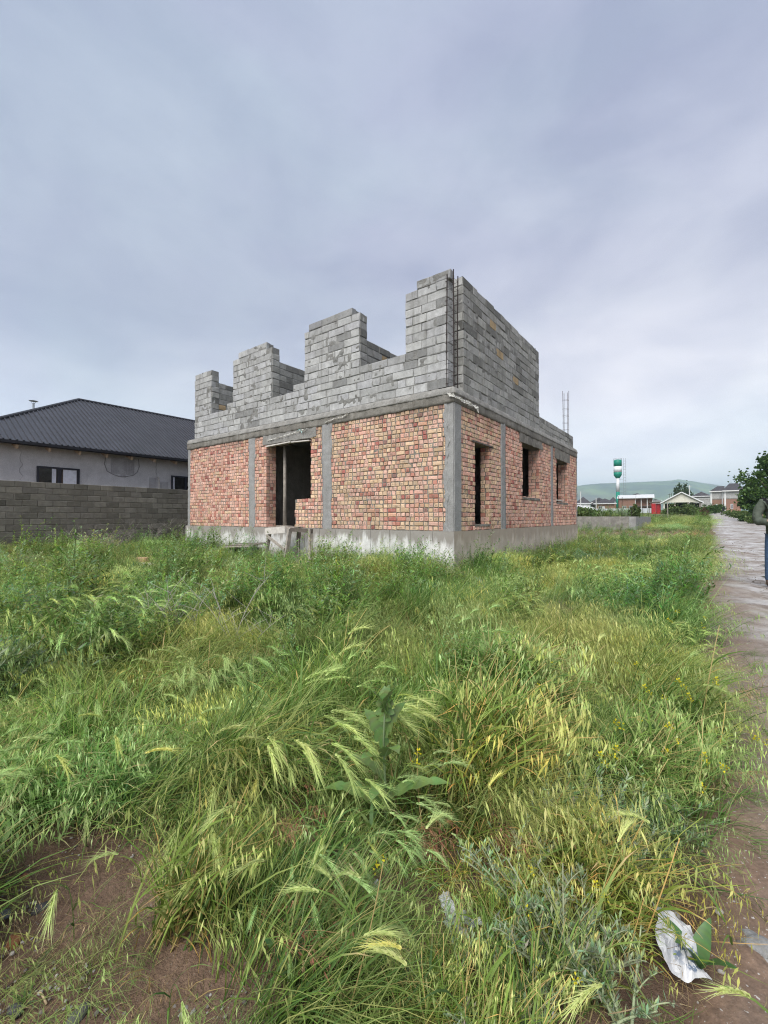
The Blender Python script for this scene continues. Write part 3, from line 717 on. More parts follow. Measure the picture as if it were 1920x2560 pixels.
# door prop: grey pole with head and foot boards
r = local_thing('prop_pole', 5.95, .42, 1.05, label='grey timber prop standing in the dark front doorway', cat='prop')
b = MB(); b.tube([(0, 0, .05), (.005, 0, 1.2), (-.004, 0, 2.46)], [.058, .05, .046], 10); b.build('pole', M_WOOD, r, True)
b = MB(); b.box(-.25, .25, -.08, .08, 2.462, 2.5); b.build('head_board', M_WOODD, r)
b = MB(); b.box(-.3, .25, -.1, .1, .0, .046); b.build('foot_board', M_WOOD, r)
r = local_thing('formwork_board', 6.31, .0, 3.475, label='pale formwork board lying under the doorway lintel', cat='board')
b = MB(); b.bar((.02, .02, -.0), (1.15, .0, .02), .12, .035); b.build('board', M_WOODW, r)
b = MB(); b.bar((1.17, .01, .012), (1.91, .0, -.02), .1, .03); b.build('board', M_WOODW, r)
# trestle of old boards before the doorway
r = local_thing('wooden_trestle', 4.35, -.55, 0.1, label='rickety trestle of weathered boards in front of the doorway', cat='trestle')
for (a, bb, w_, h_, mt) in (((-.95, -.25, .02), (-.93, -.1, .92), .05, .10, M_WOOD), ((-.10, -.28, .02), (-.06, -.15, .94), .06, .11, M_WOOD), ((-.02, .05, .02), (.02, .10, .94), .05, .1, M_WOODD), ((.80, -.22, .02), (.66, -.1, .95), .06, .10, M_WOOD)):
    b = MB(); b.bar(a, bb, w_, h_, (0, 1, 0)); b.build('leg', mt, r)
b = MB(); b.bar((-1.0, -.2, .86), (-.15, -.22, .93), .05, .17); b.build('cross_board', M_WOODW, r)
b = MB(); b.bar((-.05, -.12, .93), (.72, -.1, .90), .06, .10); b.build('cross_board', M_WOODD, r)
b = MB(); b.bar((-.9, -.24, .75), (-.1, -.3, .42), .03, .07); b.build('brace', M_WOOD, r)
for k in range(3): b = MB(); b.bar((-.95 + .03 * k, -.1 + .14 * k, .975 + .004 * k), (.1 - .05 * k, -.08 + .14 * k, .972 + .004 * k), .13, .03); b.build('plank', M_WOODD if k == 1 else M_WOOD, r)
r = local_thing('old_door_panel', 6.3, -.75, .12, label='dark weathered timber panel lying on blocks left of the trestle', cat='panel')
for k in range(4): b = MB(); b.bar((-.75, -.2 + .16 * k, .36 + .02 * k), (.62, -.22 + .16 * k, .44 + .02 * k), .15, .035); b.build('plank', M_WOODD if k % 2 else M_WOOD, r)
b = MB(); b.rough_box(-.6, -.3, -.15, .2, .0, .33, .08, .01, 3); b.build('support_block', M_SLAB, r); b = MB(); b.rough_box(.3, .55, -.15, .2, .0, .37, .08, .01, 4); b.build('support_block', M_SLAB, r)
# props in the side windows
r = local_thing('prop_pole', -(-.30), 4.62, 1.95, label='grey timber prop standing in the larger side window', cat='prop')
b = MB(); b.bar((0, 0, 0), (.0, 0, 1.58), .10, .1); b.build('pole', M_WOOD, r); b = MB(); b.bar((.05, .12, 0), (.05, .12, 1.5), .05, .06); b.build('batten', M_WOODD, r)
r = local_thing('prop_pole', .27, 8.05, 1.9, label='slim pale batten leaning in the farthest side window', cat='prop')
b = MB(); b.bar((-.02, -.08, 0), (.06, .2, 1.55), .05, .05); b.build('pole', M_WOOD, r)
r = local_thing('window_board', .1, 8.2, 1.93, label='short white board lying on the sill of the farthest side window', cat='board')
b = MB(); b.bar((.08, -.5, .03), (.05, .45, .02), .12, .035); b.build('board', M_WOODW, r)
# ------------------------------------------------------------------ block boundary wall
bwall = empty('boundary_wall', (*fw(13.08, 0), 0), ROTZ, label='dark grey concrete block wall between the brick house and the neighbour', cat='wall')
bpy.context.view_layer.update()
BF = Pieces(); vW = variants('concrete_block', [.193, .39], .186, .14, M_BLKF, 5, .003, .010)
mb = MB(); mb.box(-.17, -.016, -6.6, 9.5, -.2, 2.388); mb.build('mortar_core', M_MORT, bwall)
for k in range(-1, 12):
    a = -6.6 + (.2 if k % 2 else 0)
    while a < 9.4:
        me = random.choice(vW[.39]); M = Matrix.Translation((random.uniform(-.003, .003), a + .2, .0 + k * .2 + .1 + .0)) @ Matrix.Rotation(math.pi / 2, 4, 'Z')
        BF.add(me, M, bwall, 'concrete_block', random.uniform(.82, 1.15)); a += .4
BF.finish(bwall, 300, 'blockwork')

# ------------------------------------------------------------------ neighbour house with a dark sheet roof
M_PLAS = concrete('grey_render', (.50, .50, .505), .12, .35, (.36, .36, .37), .35, 1.0, False)
M_PATCH = concrete('patch_render', (.36, .36, .37), .15, .4, st=.3)
M_PATCHD = concrete('patch_edge', (.25, .245, .25), .15, .4, st=.3)
M_ROOF = plain('dark_roof_sheet', (.040, .041, .049), .38, .15, 1.2, .1, .0, .4)
M_CAP = plain('roof_cap', (.03, .031, .037), .45, .1, 2)
M_FASC = plain('black_fascia', (.012, .012, .016), .5, .1, 3)
M_RAFT = plain('rafter_wood', (.42, .33, .24), .8, .25, 9, .3)
M_SOFF = plain('soffit_dark', (.05, .045, .042), .9, .2, 5)
M_FRAME = plain('window_frame_dark', (.018, .021, .032), .35, .1, 5)
M_GLASS = plain('dark_glass', (.012, .014, .016), .08, .1, 3, 0, 0, .6)
M_CURT = plain('white_curtain', (.62, .64, .70), .8, .12, 9)
NT0 = 15.9
nb = empty('neighbour_house', (*fw(NT0, 0), -.05), ROTZ, label='single storey grey rendered house with dark ribbed hip roof behind the block wall', cat='house')
S0, S1, DEP = -5.1, 13.0, 9.6
mb = MB(); mb.rough_box(-DEP, 0, S0, S1, 0, 3.98, .6, .003, 2); mb.build('wall', M_PLAS, nb)
EV, OV, RI, RH = 4.02, .62, DEP / 2, 7.15      # eave height, overhang, ridge offset, ridge height
def roofz(x): return EV + (RH - EV) * (OV - x) / (OV + RI)
# front slope as ribbed sheets
mb = MB(); rib = .19; y = S0 - OV
hip0 = S0 - OV; hip1 = S1 + OV; run = RI + OV
rows = []
ys = []
while y < hip1: ys += [(y, 0), (y + .125, 0), (y + .132, .05), (y + .168, .05)]; y += rib
def xr(y): return max(-RI, OV - max(0, min(y - hip0, hip1 - y)) * run / run)  # 45 degree hips
P = []
for (yy, h) in ys:
    xe = xr(yy); P.append([(OV, yy, EV + h), ((OV + xe) / 2, yy, roofz((OV + xe) / 2) + h), (xe, yy, roofz(xe) + h)])
mb.grid(np.array(P)); o = mb.build('roof', M_ROOF, nb)
if o.data.polygons[3].normal.x < 0: o.data.flip_normals()
mb = MB(); mb.poly((OV, hip0, EV), (-RI, hip0 + run, RH), (-DEP - OV, hip0, EV)); mb.poly((OV, hip1, EV), (-DEP - OV, hip1, EV), (-RI, hip1 - run, RH)); mb.poly((-DEP - OV, hip0, EV), (-RI, hip0 + run, RH), (-RI, hip1 - run, RH), (-DEP - OV, hip1, EV)); mb.build('rear_roof', M_ROOF, nb)
mb = MB(); mb.tube([(-RI, hip0 + run, RH + .02), (-RI, hip1 - run, RH + .02)], .07, 6); mb.build('ridge_cap', M_CAP, nb)
mb = MB(); mb.tube([(OV, hip0, EV + .02), (-RI, hip0 + run, RH + .02)], .07, 6); mb.build('ridge_cap', M_CAP, nb)
mb = MB(); mb.box(OV - .02, OV + .02, hip0, hip1, EV - .13, EV + .01); mb.box(OV + .022, OV + .09, hip0, hip1, EV - .10, EV - .01); mb.build('fascia', M_FASC, nb)
mb = MB(); mb.poly((OV - .03, hip0, EV - .03), (.03, hip0, EV + .25), (.03, hip1, EV + .25), (OV - .03, hip1, EV - .03)); mb.build('soffit', M_SOFF, nb)
y = S0 + .3
while y < S1:
    mb = MB(); mb.bar((.0, y, EV + .02), (OV - .10, y, EV - .19), .08, .17); mb.build('rafter', M_RAFT if True else 0, nb); y += .96
def nwindow(s0, s1, z0, z1, curtains):
    r = bpy.data.objects.new('window', None); link(r, nb); r.location = (0, s0, z0); w_, h_ = s1 - s0, z1 - z0
    # root of the window is its frame
    bpy.data.objects.remove(r)
    mb = MB(); e = .07
    for (a, b_, c_, d_) in ((0, w_, 0, e), (0, w_, h_ - e, h_), (0, e, e, h_ - e), (w_ - e, w_, e, h_ - e), (w_ * .47, w_ * .47 + e * 1.7, e, h_ - e)): mb.box(.004, .06, a, b_, c_, d_)
    fr = mb.build('window', M_FRAME, nb, loc=(0, s0, z0))
    mb = MB(); mb.box(.006, .022, e, w_ - e, e, h_ - e); mb.build('pane', M_GLASS, fr)
    for (a, b_) in curtains:
        mb = MB(); n = 30; Pp = np.zeros((n, 2, 3))
        for i in range(n):
            q = a + (b_ - a) * i / (n - 1); Pp[i, 0] = (.028 + .006 * math.sin(i * 1.7), q * w_, e); Pp[i, 1] = (.028 + .004 * math.sin(i * 1.7 + .4), q * w_, h_ - e)
        mb.grid(Pp); mb.build('curtain', M_CURT, fr, True)
nwindow(-3.15, -1.77, 2.0, 3.24, [(.34, .44), (.6, .93)]); nwindow(1.93, 3.3, 2.0, 3.27, [(.05, .12)])
mb = MB(); mb.rough_box(.0, .022, -.62, .30, 3.16, 3.85, .07, .008, 4, 5); mb.rough_box(.0, .02, -.25, -.05, 3.02, 3.16, .05, .01, 5, 5); mb.build('plaster_patch', M_PATCH, nb)
mb = MB()
pts = [(-.82, 3.9), (-.86, 3.55), (-.78, 3.25), (-.55, 3.12), (-.3, 3.06), (0, 3.08), (.25, 3.14), (.42, 3.3), (.5, 3.55), (.48, 3.9)]
mb.tube([(.012, y + random.uniform(-.02, .02), z) for (y, z) in pts], .018, 5); mb.build('plaster_edge', M_PATCHD, nb)
mb = MB(); mb.tube([(.01, 1.25 + random.uniform(-.04, .04), 3.85 - .12 * k) for k in range(7)], .009, 4); mb.tube([(.01, -3.6 + random.uniform(-.06, .06), 3.8 - .14 * k) for k in range(9)], .006, 4); mb.build('wall_crack', M_PATCHD, nb)
mb = MB(); mb.rough_box(.0, .02, .95, 1.25, 2.3, 3.1, .08, .01, 9, 5); mb.rough_box(.0, .02, 1.45, 1.8, 2.3, 2.95, .08, .01, 10, 5); mb.build('plaster_patch', M_PATCH, nb)
mb = MB(); mb.tube([(.05, 1.36, 2.2), (.05, 1.36, 3.02), (.04, 1.30, 3.16)], .025, 6); mb.build('conduit_pipe', M_WOODW, nb)
r = empty('roof_vent', (*fw(NT0 + 5.6, -1.9), 6.4), ROTZ, label='small capped metal vent pipe behind the dark roof at far left', cat='roof vent')
M_GALV = plain('galvanised', (.33, .36, .37), .4, .2, 8, 0, .6)
mb = MB(); mb.tube([(0, 0, -1.6), (0, 0, .32)], .045, 8); mb.build('pipe', M_GALV, r); mb = MB(); mb.tube([(0, 0, .38), (0, 0, .42), (0, 0, .48)], [.02, .19, .03], 10); mb.build('cap', M_GALV, r)
for k in range(3): mb = MB(); mb.bar((.05 * math.cos(k * 2.1), .05 * math.sin(k * 2.1), .3), (.12 * math.cos(k * 2.1), .12 * math.sin(k * 2.1), .42), .012); mb.build('strut', M_GALV, r)
# ------------------------------------------------------------------ far right: foundation, tower, houses, shed
def con(*a): return concrete(*a)
fd = empty('house_foundation', (*fw(0, 29), 0), ROTZ, label='grey concrete house foundation with bare rebar beyond the brick house', cat='foundation')
mb = MB(); mb.rough_box(-11, -.45, 0, .4, -.3, 1.30, .25, .015, 2); mb.build('front_strip', M_FND, fd)
mb = MB(); mb.rough_box(-.44, .0, .0, 11, -.3, 1.29, .25, .015, 3); mb.build('side_strip', M_COL, fd)
mb = MB(); mb.rough_box(-11, -.45, 10.6, 11, -.3, 1.29, .3, .015, 4); mb.rough_box(-11, -10.6, .41, 10.59, -.3, 1.29, .3, .015, 5); mb.build('rear_strip', M_FND, fd)
mb = MB(); mb.rough_box(-10.6, -.46, .42, 10.58, -.3, 1.18, .5, .05, 6); mb.build('earth_fill', M_SOIL, fd)
for (x, y, h) in ((-1.15, .2, 1.6), (-.95, .22, 1.5), (-.55, .2, .7), (-.3, .2, .75), (-.2, 3, .8), (-.25, 3.2, .7), (-.2, 6.5, .9), (-.22, 6.7, .75), (-.2, 10.7, .8), (-4.5, .2, .5), (-4.3, .2, .55)):
    mb = MB(); mb.tube([(x, y, 1.2), (x + random.uniform(-.03, .03), y, 1.3 + h)], .018, 5); mb.build('rebar', M_STEEL, fd)

M_WHITE = plain('white_paint', (.62, .63, .64), .5, .12, 3); M_GREEN = plain('green_paint', (.006, .19, .13), .45, .15, 3)
tw = at(1545, 178); tb = float(tw[2])
r = empty('water_tower', tuple(tw), 0, label='tall water tower painted in green and white bands with a side ladder', cat='water tower')
Zt = lambda py: EYE + (1293 - py) / 1072 * 178 - tb
def lathe(name, prof_, mat, parent, n=20):
    mb = MB(); mb.tube([(0, 0, z) for (_, z) in prof_], [q for (q, _) in prof_], n); return mb.build(name, mat, parent, True)
R0 = 1.53
lathe('tank_top', [(R0, Zt(1166)), (R0, Zt(1150.5)), (.3, Zt(1148.5))], M_GREEN, r); lathe('tank_band', [(R0 + .006, Zt(1181)), (R0 + .006, Zt(1166) - .01)], M_WHITE, r)
lathe('tank_base', [(.66, Zt(1195.5)), (.9, Zt(1193.5)), (R0, Zt(1187.5)), (R0, Zt(1181) - .01)], M_GREEN, r)
lathe('upper_stem', [(.62, Zt(1230)), (.62, Zt(1195.6))], M_WHITE, r); lathe('lower_stem', [(.72, 0), (.70, Zt(1230) - .01)], M_GREEN, r)
mb = MB(); lx = 2.9
for q in (-.45, .45): mb.tube([(lx + q, 0, 4.5), (lx + q, 0, Zt(1145))], .06, 5)
mb.build('ladder_rail', M_GALV, r)
z = 5
while z < Zt(1146): mb = MB(); mb.tube([(lx - .45, 0, z), (lx + .45, 0, z)], .045, 4); mb.build('rung', M_GALV, r); z += 1.15
for z in (8.0, 13.5, 19.5): mb = MB(); mb.tube([(lx - .45, 0, z), (.5, 0, z)], .04, 4); mb.build('bracket', M_GALV, r)
mb = MB()
for k in range(14): an = k / 14 * 6.283; mb.tube([(R0 * math.cos(an), R0 * math.sin(an), Zt(1150.5)), (R0 * math.cos(an), R0 * math.sin(an), Zt(1146.3))], .03, 4)
mb.tube([(R0 * math.cos(k / 14 * 6.283), R0 * math.sin(k / 14 * 6.283), Zt(1146.3)) for k in range(15)], .04, 4); mb.build('railing', M_GALV, r)

M_SH = plain('dark_shingle', (.055, .052, .058), .85, .25, 1.5, .3, bscale=8)
M_FBR = brick_mat('far_brick', [(0, (.36, .20, .14)), (.5, (.33, .17, .12))], 0)
M_FBL = concrete('far_block', (.36, .36, .35), .2, .4); M_CREAM = plain('cream_cladding', (.60, .58, .50), .6, .08, 1)
M_WROOF = plain('pale_sheet_roof', (.55, .56, .57), .45, .1, 1); M_LITE = plain('light_render', (.58, .58, .57), .8, .12, 1)
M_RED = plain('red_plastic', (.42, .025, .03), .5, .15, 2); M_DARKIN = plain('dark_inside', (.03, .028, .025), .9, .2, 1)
def gable_or_hip(r, w_, d_, h, rh, ov, mat, hip=True, fas=M_WHITE):
    x0, x1, y0, y1 = -w_ / 2 - ov, w_ / 2 + ov, -ov, d_ + ov; mb = MB()
    if hip:
        k = min((x1 - x0), (y1 - y0)) / 2
        if x1 - x0 >= y1 - y0: a, b_ = (x0 + k, (y0 + y1) / 2, h + rh), (x1 - k, (y0 + y1) / 2, h + rh)
        else: a, b_ = ((x0 + x1) / 2, y0 + k, h + rh), ((x0 + x1) / 2, y1 - k, h + rh)
        c = [(x0, y0, h), (x1, y0, h), (x1, y1, h), (x0, y1, h)]
        if x1 - x0 >= y1 - y0: fs = [(c[0], c[1], b_, a), (c[1], c[2], b_), (c[2], c[3], a, b_), (c[3], c[0], a)]
        else: fs = [(c[0], c[1], a), (c[1], c[2], b_, a), (c[2], c[3], b_), (c[3], c[0], a, b_)]
        for f in fs: mb.poly(*f)
        mb.poly(*c[::-1])
    else:
        mx = 0; mb.poly((x0, y0, h), (mx, y0, h + rh), (mx, y1, h + rh), (x0, y1, h)); mb.poly((mx, y0, h + rh), (x1, y0, h), (x1, y1, h), (mx, y1, h + rh)); mb.poly((x0, y0, h), (x1, y0, h), (mx, y0, h + rh)); mb.poly((x0, y1, h), (mx, y1, h + rh), (x1, y1, h))
    ro = mb.build('roof', mat, r)
    mb = MB(); mb.box(x0, x1, y0 - .05, y0 - .004, h - .25, h + .02); mb.box(x0 - .05, x0 - .004, y0, y1, h - .25, h + .02); mb.box(x1 + .004, x1 + .05, y0, y1, h - .25, h + .02); mb.build('fascia', fas, r); return ro
def win(r, x0, x1, z0, z1, mat=None, frame=M_WHITE):
    mb = MB(); e = .09
    for q in ((x0, x1, z0, z0 + e), (x0, x1, z1 - e, z1), (x0, x0 + e, z0 + e, z1 - e), (x1 - e, x1, z0 + e, z1 - e), ((x0 + x1) / 2 - e / 2, (x0 + x1) / 2 + e / 2, z0 + e, z1 - e)): mb.box(q[0], q[1], -.06, -.003, q[2], q[3])
    f = mb.build('window', frame, r); mb = MB(); mb.box(x0 + e, x1 - e, -.03, -.002, z0 + e, z1 - e); mb.build('pane', mat or M_GLASS, f); return f
def far_house(px0, px1, D, py_ev, py_ri, wall, roof, label, rz=0., depth=9, ov=.6, hip=True, cat='house', base=None):
    a = at((px0 + px1) / 2, D); w_ = (px1 - px0) / 1072 * D - 2 * ov; h = EYE + (1293 - py_ev) / 1072 * D - a[2]; rh = (py_ev - py_ri) / 1072 * D
    rz = rz - math.atan2(a[0], a[1]); w_ *= math.cos(math.atan2(a[0], a[1]))
    r = empty('far_house', tuple(a), rz, label=label, cat=cat, group='houses beyond the field')
    mb = MB(); mb.box(-w_ / 2, w_ / 2, 0, depth, -.5, h - .01); mb.build('wall', wall, r); gable_or_hip(r, w_, depth, h, rh, ov, roof, hip)
    return r, w_, h
M_FENCE = plain('white_sheet_fence', (.50, .53, .56), .5, .1, .5)
r, w_, h = far_house(1438, 1478, 170, 1258, 1241, M_LITE, M_SH, 'white walled house with steep dark roof beside the brick house edge'); win(r, -2, -.5, .9, 2.2); win(r, .8, 2.1, .9, 2.2)
mb = MB(); mb.poly((-3.5, -2.2, 2.6), (4.2, -2.2, .9), (4.2, .1, 1.9), (-3.5, .1, 3.6)); mb.build('porch_roof', M_WROOF, r)
r, w_, h = far_house(1474, 1522, 190, 1256, 1243, M_DARKIN, M_SH, 'tall dark roofed house half hidden behind the low brick house'); mb = MB(); mb.poly((-4, -.8, h - 1.2), (0, -.8, h + 1.6), (4, -.8, h - 1.2)); mb.build('gable', M_SH, r)
r, w_, h = far_house(1484, 1541, 165, 1258.5, 1245, M_FBR, M_SH, 'low brick house with wide dark hip roof left of the water tower', ov=.8); win(r, -2.2, -1.0, 1.1, 2.4); mb = MB(); mb.box(-.9, -.1, -.05, -.004, .1, 2.3); mb.build('door', M_WHITE, r)
r, w_, h = far_house(1520, 1546, 195, 1255, 1242, M_FBR, M_SH, 'dark hip roofed house directly behind the water tower')
r, w_, h = far_house(1574, 1612, 200, 1239, 1232.5, M_LITE, M_SH, 'dark roof rising behind the pale flat roofed brick building')
# pale roofed brick building right of the tower
a = at(1590, 160); r = empty('brick_outbuilding', tuple(a), -.55, label='long brick building with pale sheet roof right of the water tower', cat='building', group='houses beyond the field')
H1 = EYE + (1293 - 1245) / 1072 * 160 - a[2]
mb = MB(); mb.box(-5.8, -.3, 0, 7, -.5, H1); mb.build('wall', M_FBR, r); mb = MB(); mb.box(-.29, 5.4, 1.5, 7, -.5, H1); mb.build('rear_wall', M_FBR, r); mb = MB(); mb.box(-.28, 5.4, .2, 1.49, 0, .9); mb.box(-.28, 5.4, .2, 1.49, 2.0, 2.25); mb.build('balcony', M_WOODD, r)
for x in (-.2, 1.7, 3.6, 5.3): mb = MB(); mb.box(x - .12, x + .12, .05, .19, -.4, H1); mb.build('post', M_LITE, r)
mb = MB(); mb.poly((-6.2, -.6, H1 + .1), (-.1, -.6, H1 + .1), (-.1, 7.5, H1 + 1.5), (-6.2, 7.5, H1 + 1.5)); mb.poly((-6.2, -.6, H1 - .15), (-.1, -.6, H1 - .15), (-.1, -.6, H1 + .1), (-6.2, -.6, H1 + .1)); mb.build('roof', M_WROOF, r)
mb = MB(); mb.poly((0, -.8, H1 + .1), (5.9, -.8, H1 + .1), (5.9, 7.5, H1 + 1.6), (0, 7.5, H1 + 1.6)); mb.poly((0, -.8, H1 - .15), (5.9, -.8, H1 - .15), (5.9, -.8, H1 + .1), (0, -.8, H1 + .1)); mb.build('roof', M_WROOF, r)
win(r, -4.4, -3.2, 1.0, 2.3); win(r, -2.2, -1.0, 1.0, 2.3)
r, w_, h = far_house(1622, 1655, 240, 1252, 1248, M_LITE, M_SH, 'distant long white house with dark roof behind the red crates', hip=False)
for k in range(5): win(r, -3.2 + 1.35 * k, -2.4 + 1.35 * k, .8, 1.8)
# white sheet fence
p0, p1 = at(1436, 150), at(1642, 130)
r = empty('sheet_fence', tuple(p0), 0, label='low white corrugated sheet fence in front of the distant houses', cat='fence')
n = 30
for k in range(n):
    a0 = p0 + (p1 - p0) * k / n; a1 = p0 + (p1 - p0) * (k + .97) / n; mb = MB(); hgt = 1.55 + random.uniform(-.05, .05)
    for q in (0, 1):
        b0 = a0 + (a1 - a0) * q / 2 - p0; b1 = a0 + (a1 - a0) * (q + 1) / 2 - p0; mb.bar((b0[0], b0[1], b0[2] + hgt / 2 - .1), (b1[0], b1[1] + .04, b1[2] + hgt / 2 - .1), .04, hgt)
    mb.build('panel', M_FENCE, r)
# cream gabled shed
D = 108; a = at(1704, D); r = empty('open_shed', tuple(a), -.60, label='open shed with cream gable and pale sheet roof behind bushes', cat='shed')
He = EYE + (1293 - 1256) / 1072 * D - a[2]; Hr = EYE + (1293 - 1231.5) / 1072 * D - a[2]; hw = 50.5 / 1072 * D * .82
mb = MB(); mb.poly((-hw + .1, 0, He), (hw - .1, 0, He), (0, 0, Hr - .1)); mb.poly((-hw + .1, .12, He), (0, .12, Hr - .1), (hw - .1, .12, He)); mb.build('gable_panel', M_CREAM, r)
n = 14
for k in range(-n, n):
    x0 = hw * k / n; x1 = hw * (k + 1) / n - .03; zt = lambda x: He + (Hr - He) * (1 - abs(x) / hw) - .16
    if min(zt(x0), zt(x1)) - He > .08: mb = MB(); mb.poly((x0, -.02, He + .02), (x1, -.02, He + .02), (x1, -.02, zt(x1)), (x0, -.02, zt(x0))); mb.build('cladding_board', M_CREAM, r)
mb = MB(); mb.poly((-hw - .3, -.5, He - .12), (0, -.5, Hr + .1), (0, 9, Hr + .1), (-hw - .3, 9, He - .12)); mb.poly((0, -.5, Hr + .1), (hw + .3, -.5, He - .12), (hw + .3, 9, He - .12), (0, 9, Hr + .1)); mb.build('roof', M_WROOF, r)
mb = MB(); mb.bar((-hw - .3, -.52, He - .12), (0, -.52, Hr + .1), .06, .24); mb.bar((0, -.52, Hr + .1), (hw + .3, -.52, He - .12), .06, .24); mb.build('verge_trim', M_WHITE, r)
for x in (-hw + .5, -hw / 3, hw / 3, hw - .4):
    mb = MB(); mb.box(x - .16, x + .16, .15, .45, -.4, He); mb.build('post', M_CREAM if x < -2 else M_WOOD, r)
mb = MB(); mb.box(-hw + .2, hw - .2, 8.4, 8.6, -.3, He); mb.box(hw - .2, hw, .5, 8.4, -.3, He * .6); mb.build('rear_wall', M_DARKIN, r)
# red crates stacked beside the shed
D = 112
for i, (x0, x1) in enumerate(((1628.5, 1640), (1640.4, 1652))):
    a = at((x0 + x1) / 2, D); w_ = (x1 - x0) / 1072 * D * .85; hh_ = EYE + (1293 - 1259) / 1072 * D - a[2]
    r = empty('red_container', tuple(a), -.56, label=['red plastic tank in a cage, left of the two beside the shed', 'red plastic tank in a cage, right of the two touching the shed'][i], cat='tank')
    mb = MB(); mb.box(-w_ / 2 + .04, w_ / 2 - .04, .04, 1.1, 0, hh_); mb.build('body', M_RED, r)
    for k in range(5): x = -w_ / 2 + w_ * k / 4; mb = MB(); mb.box(x - .03, x + .03, -.03, .03, 0, hh_ + .02); mb.build('cage_bar', M_STEEL if k in (0, 4) else M_RED, r)
    for k in range(6): z = hh_ * k / 5; mb = MB(); mb.box(-w_ / 2, w_ / 2, -.06, -.031, z - .03, z + .03); mb.build('cage_bar', M_RED, r)
a = at(1640, D + 1.3); r = empty('flat_canopy', tuple(a), -.56, label='flat dark canopy over the red tanks', cat='canopy'); mb = MB(); mb.box(-1.6, 2.0, -1.9, 2.5, EYE + (1293 - 1257) / 1072 * D - a[2], EYE + (1293 - 1254.5) / 1072 * D - a[2]); mb.build('roof', M_WOODD, r)
for x in (-1.5, 1.9): mb = MB(); mb.box(x - .06, x + .06, 1.8, 1.95, -.3, 3.6); mb.build('post', M_WOODD, r)
# two storey block and brick house by the road, and the low dark roofed one beside it
D = 130; a = at(1800, D); r = empty('two_storey_house', tuple(a), -.66, label='two storey house of grey block over red brick beside the track', cat='house')
px = lambda x: (x - 1800) / 1072 * D * .80; zz = lambda y: EYE + (1293 - y) / 1072 * D - a[2]
for (x0, x1, y0) in ((1777, 1808, 1.2), (1808.2, 1850, 0)):
    mb = MB(); mb.box(px(x0), px(x1), y0, 9, -.5, zz(1247) - .1); mb.build('brick_storey', M_FBR, r); mb = MB(); mb.box(px(x0), px(x1), y0, 9, zz(1247) - .09, zz(1227)); mb.build('block_storey', M_FBL, r)
    mb = MB(); mb.box(px(x0) - .03, px(x1) + .03, y0 - .04, y0 - .004, zz(1248.3), zz(1246)); mb.build('floor_beam', M_CON, r)
for (x, y0) in ((1778.5, 1.2), (1807, 1.2), (1813, 0)): mb = MB(); mb.box(px(x) - .2, px(x) + .2, y0 - .05, y0 - .005, -.3, zz(1227)); mb.build('concrete_pillar', M_LITE, r)
x0, x1, e, t_ = px(1774), px(1862), zz(1227), zz(1207); xm, xl = px(1806), px(1794)
mb = MB(); mb.poly((x0, .7, e), (px(1812), .7, e), (px(1812), 5, zz(1213)), (xl, 5, zz(1213))); mb.poly((x0, 9.4, e), (x0, .7, e), (xl, 5, zz(1213))); mb.build('roof', M_SH, r)
mb = MB(); mb.poly((xm, -.6, e + .02), (x1, -.6, e + .02), (px(1845), 4.6, t_), (px(1824), 4.6, t_)); mb.poly((xm, 9.6, e + .02), (xm, -.6, e + .02), (px(1824), 4.6, t_)); mb.poly((x1, -.6, e + .02), (x1, 9.6, e + .02), (px(1845), 4.6, t_)); mb.build('roof', M_SH, r)
mb = MB(); mb.box(x0, xm - .05, .62, .68, e - .28, e + .02); mb.box(xm, x1, -.68, -.62, e - .28, e + .04); mb.build('fascia', M_LITE, r)
win(r, px(1826), px(1832), .9, 2.4); win(r, px(1788), px(1795), 1.0, 2.4)
r, w_, h = far_house(1728, 1779, 150, 1240, 1228.5, M_FBL, M_SH, 'dark roofed grey block house left of the two storey house', ov=.5, depth=11); mb = MB(); mb.box(-w_ / 2, w_ / 2, -.05, -.004, h - 1.0, h - .75); mb.build('floor_beam', M_LITE, r)
# posts and poles
def pole(px_, D, py_top, rad, mat, label, cat='pole', arm=False):
    a = at(px_, D); hgt = EYE + (1293 - py_top) / 1072 * D - a[2]; r = empty('utility_pole', tuple(a), 0, label=label, cat=cat)
    mb = MB(); mb.tube([(0, 0, -.3), (0, 0, hgt)], [rad, rad * .7], 8); mb.build('shaft', mat, r)
    if arm: mb = MB(); mb.bar((-.6, 0, hgt - .3), (.6, 0, hgt - .3), .08); mb.build('cross_arm', mat, r)
pole(1452, 140, 1229, .15, M_LITE, 'concrete pole rising left of the low brick house'); pole(1490.5, 140, 1244, .14, M_LITE, 'short concrete pole in front of the low brick house')
pole(1724, 118, 1213, .14, M_LITE, 'pale concrete pole behind the right slope of the shed', arm=True); pole(1669, 60, 1256, .09, M_WOOD, 'pale timber post before the open shed', 'post'); pole(1667.5, 59, 1268, .06, M_STEEL, 'dark thin post beside the pale timber post', 'post')
pole(1674, 150, 1234, .08, M_STEEL, 'thin dark pole above the left slope of the shed', arm=True); pole(1679, 155, 1232, .08, M_STEEL, 'second thin dark pole above the left slope of the shed')

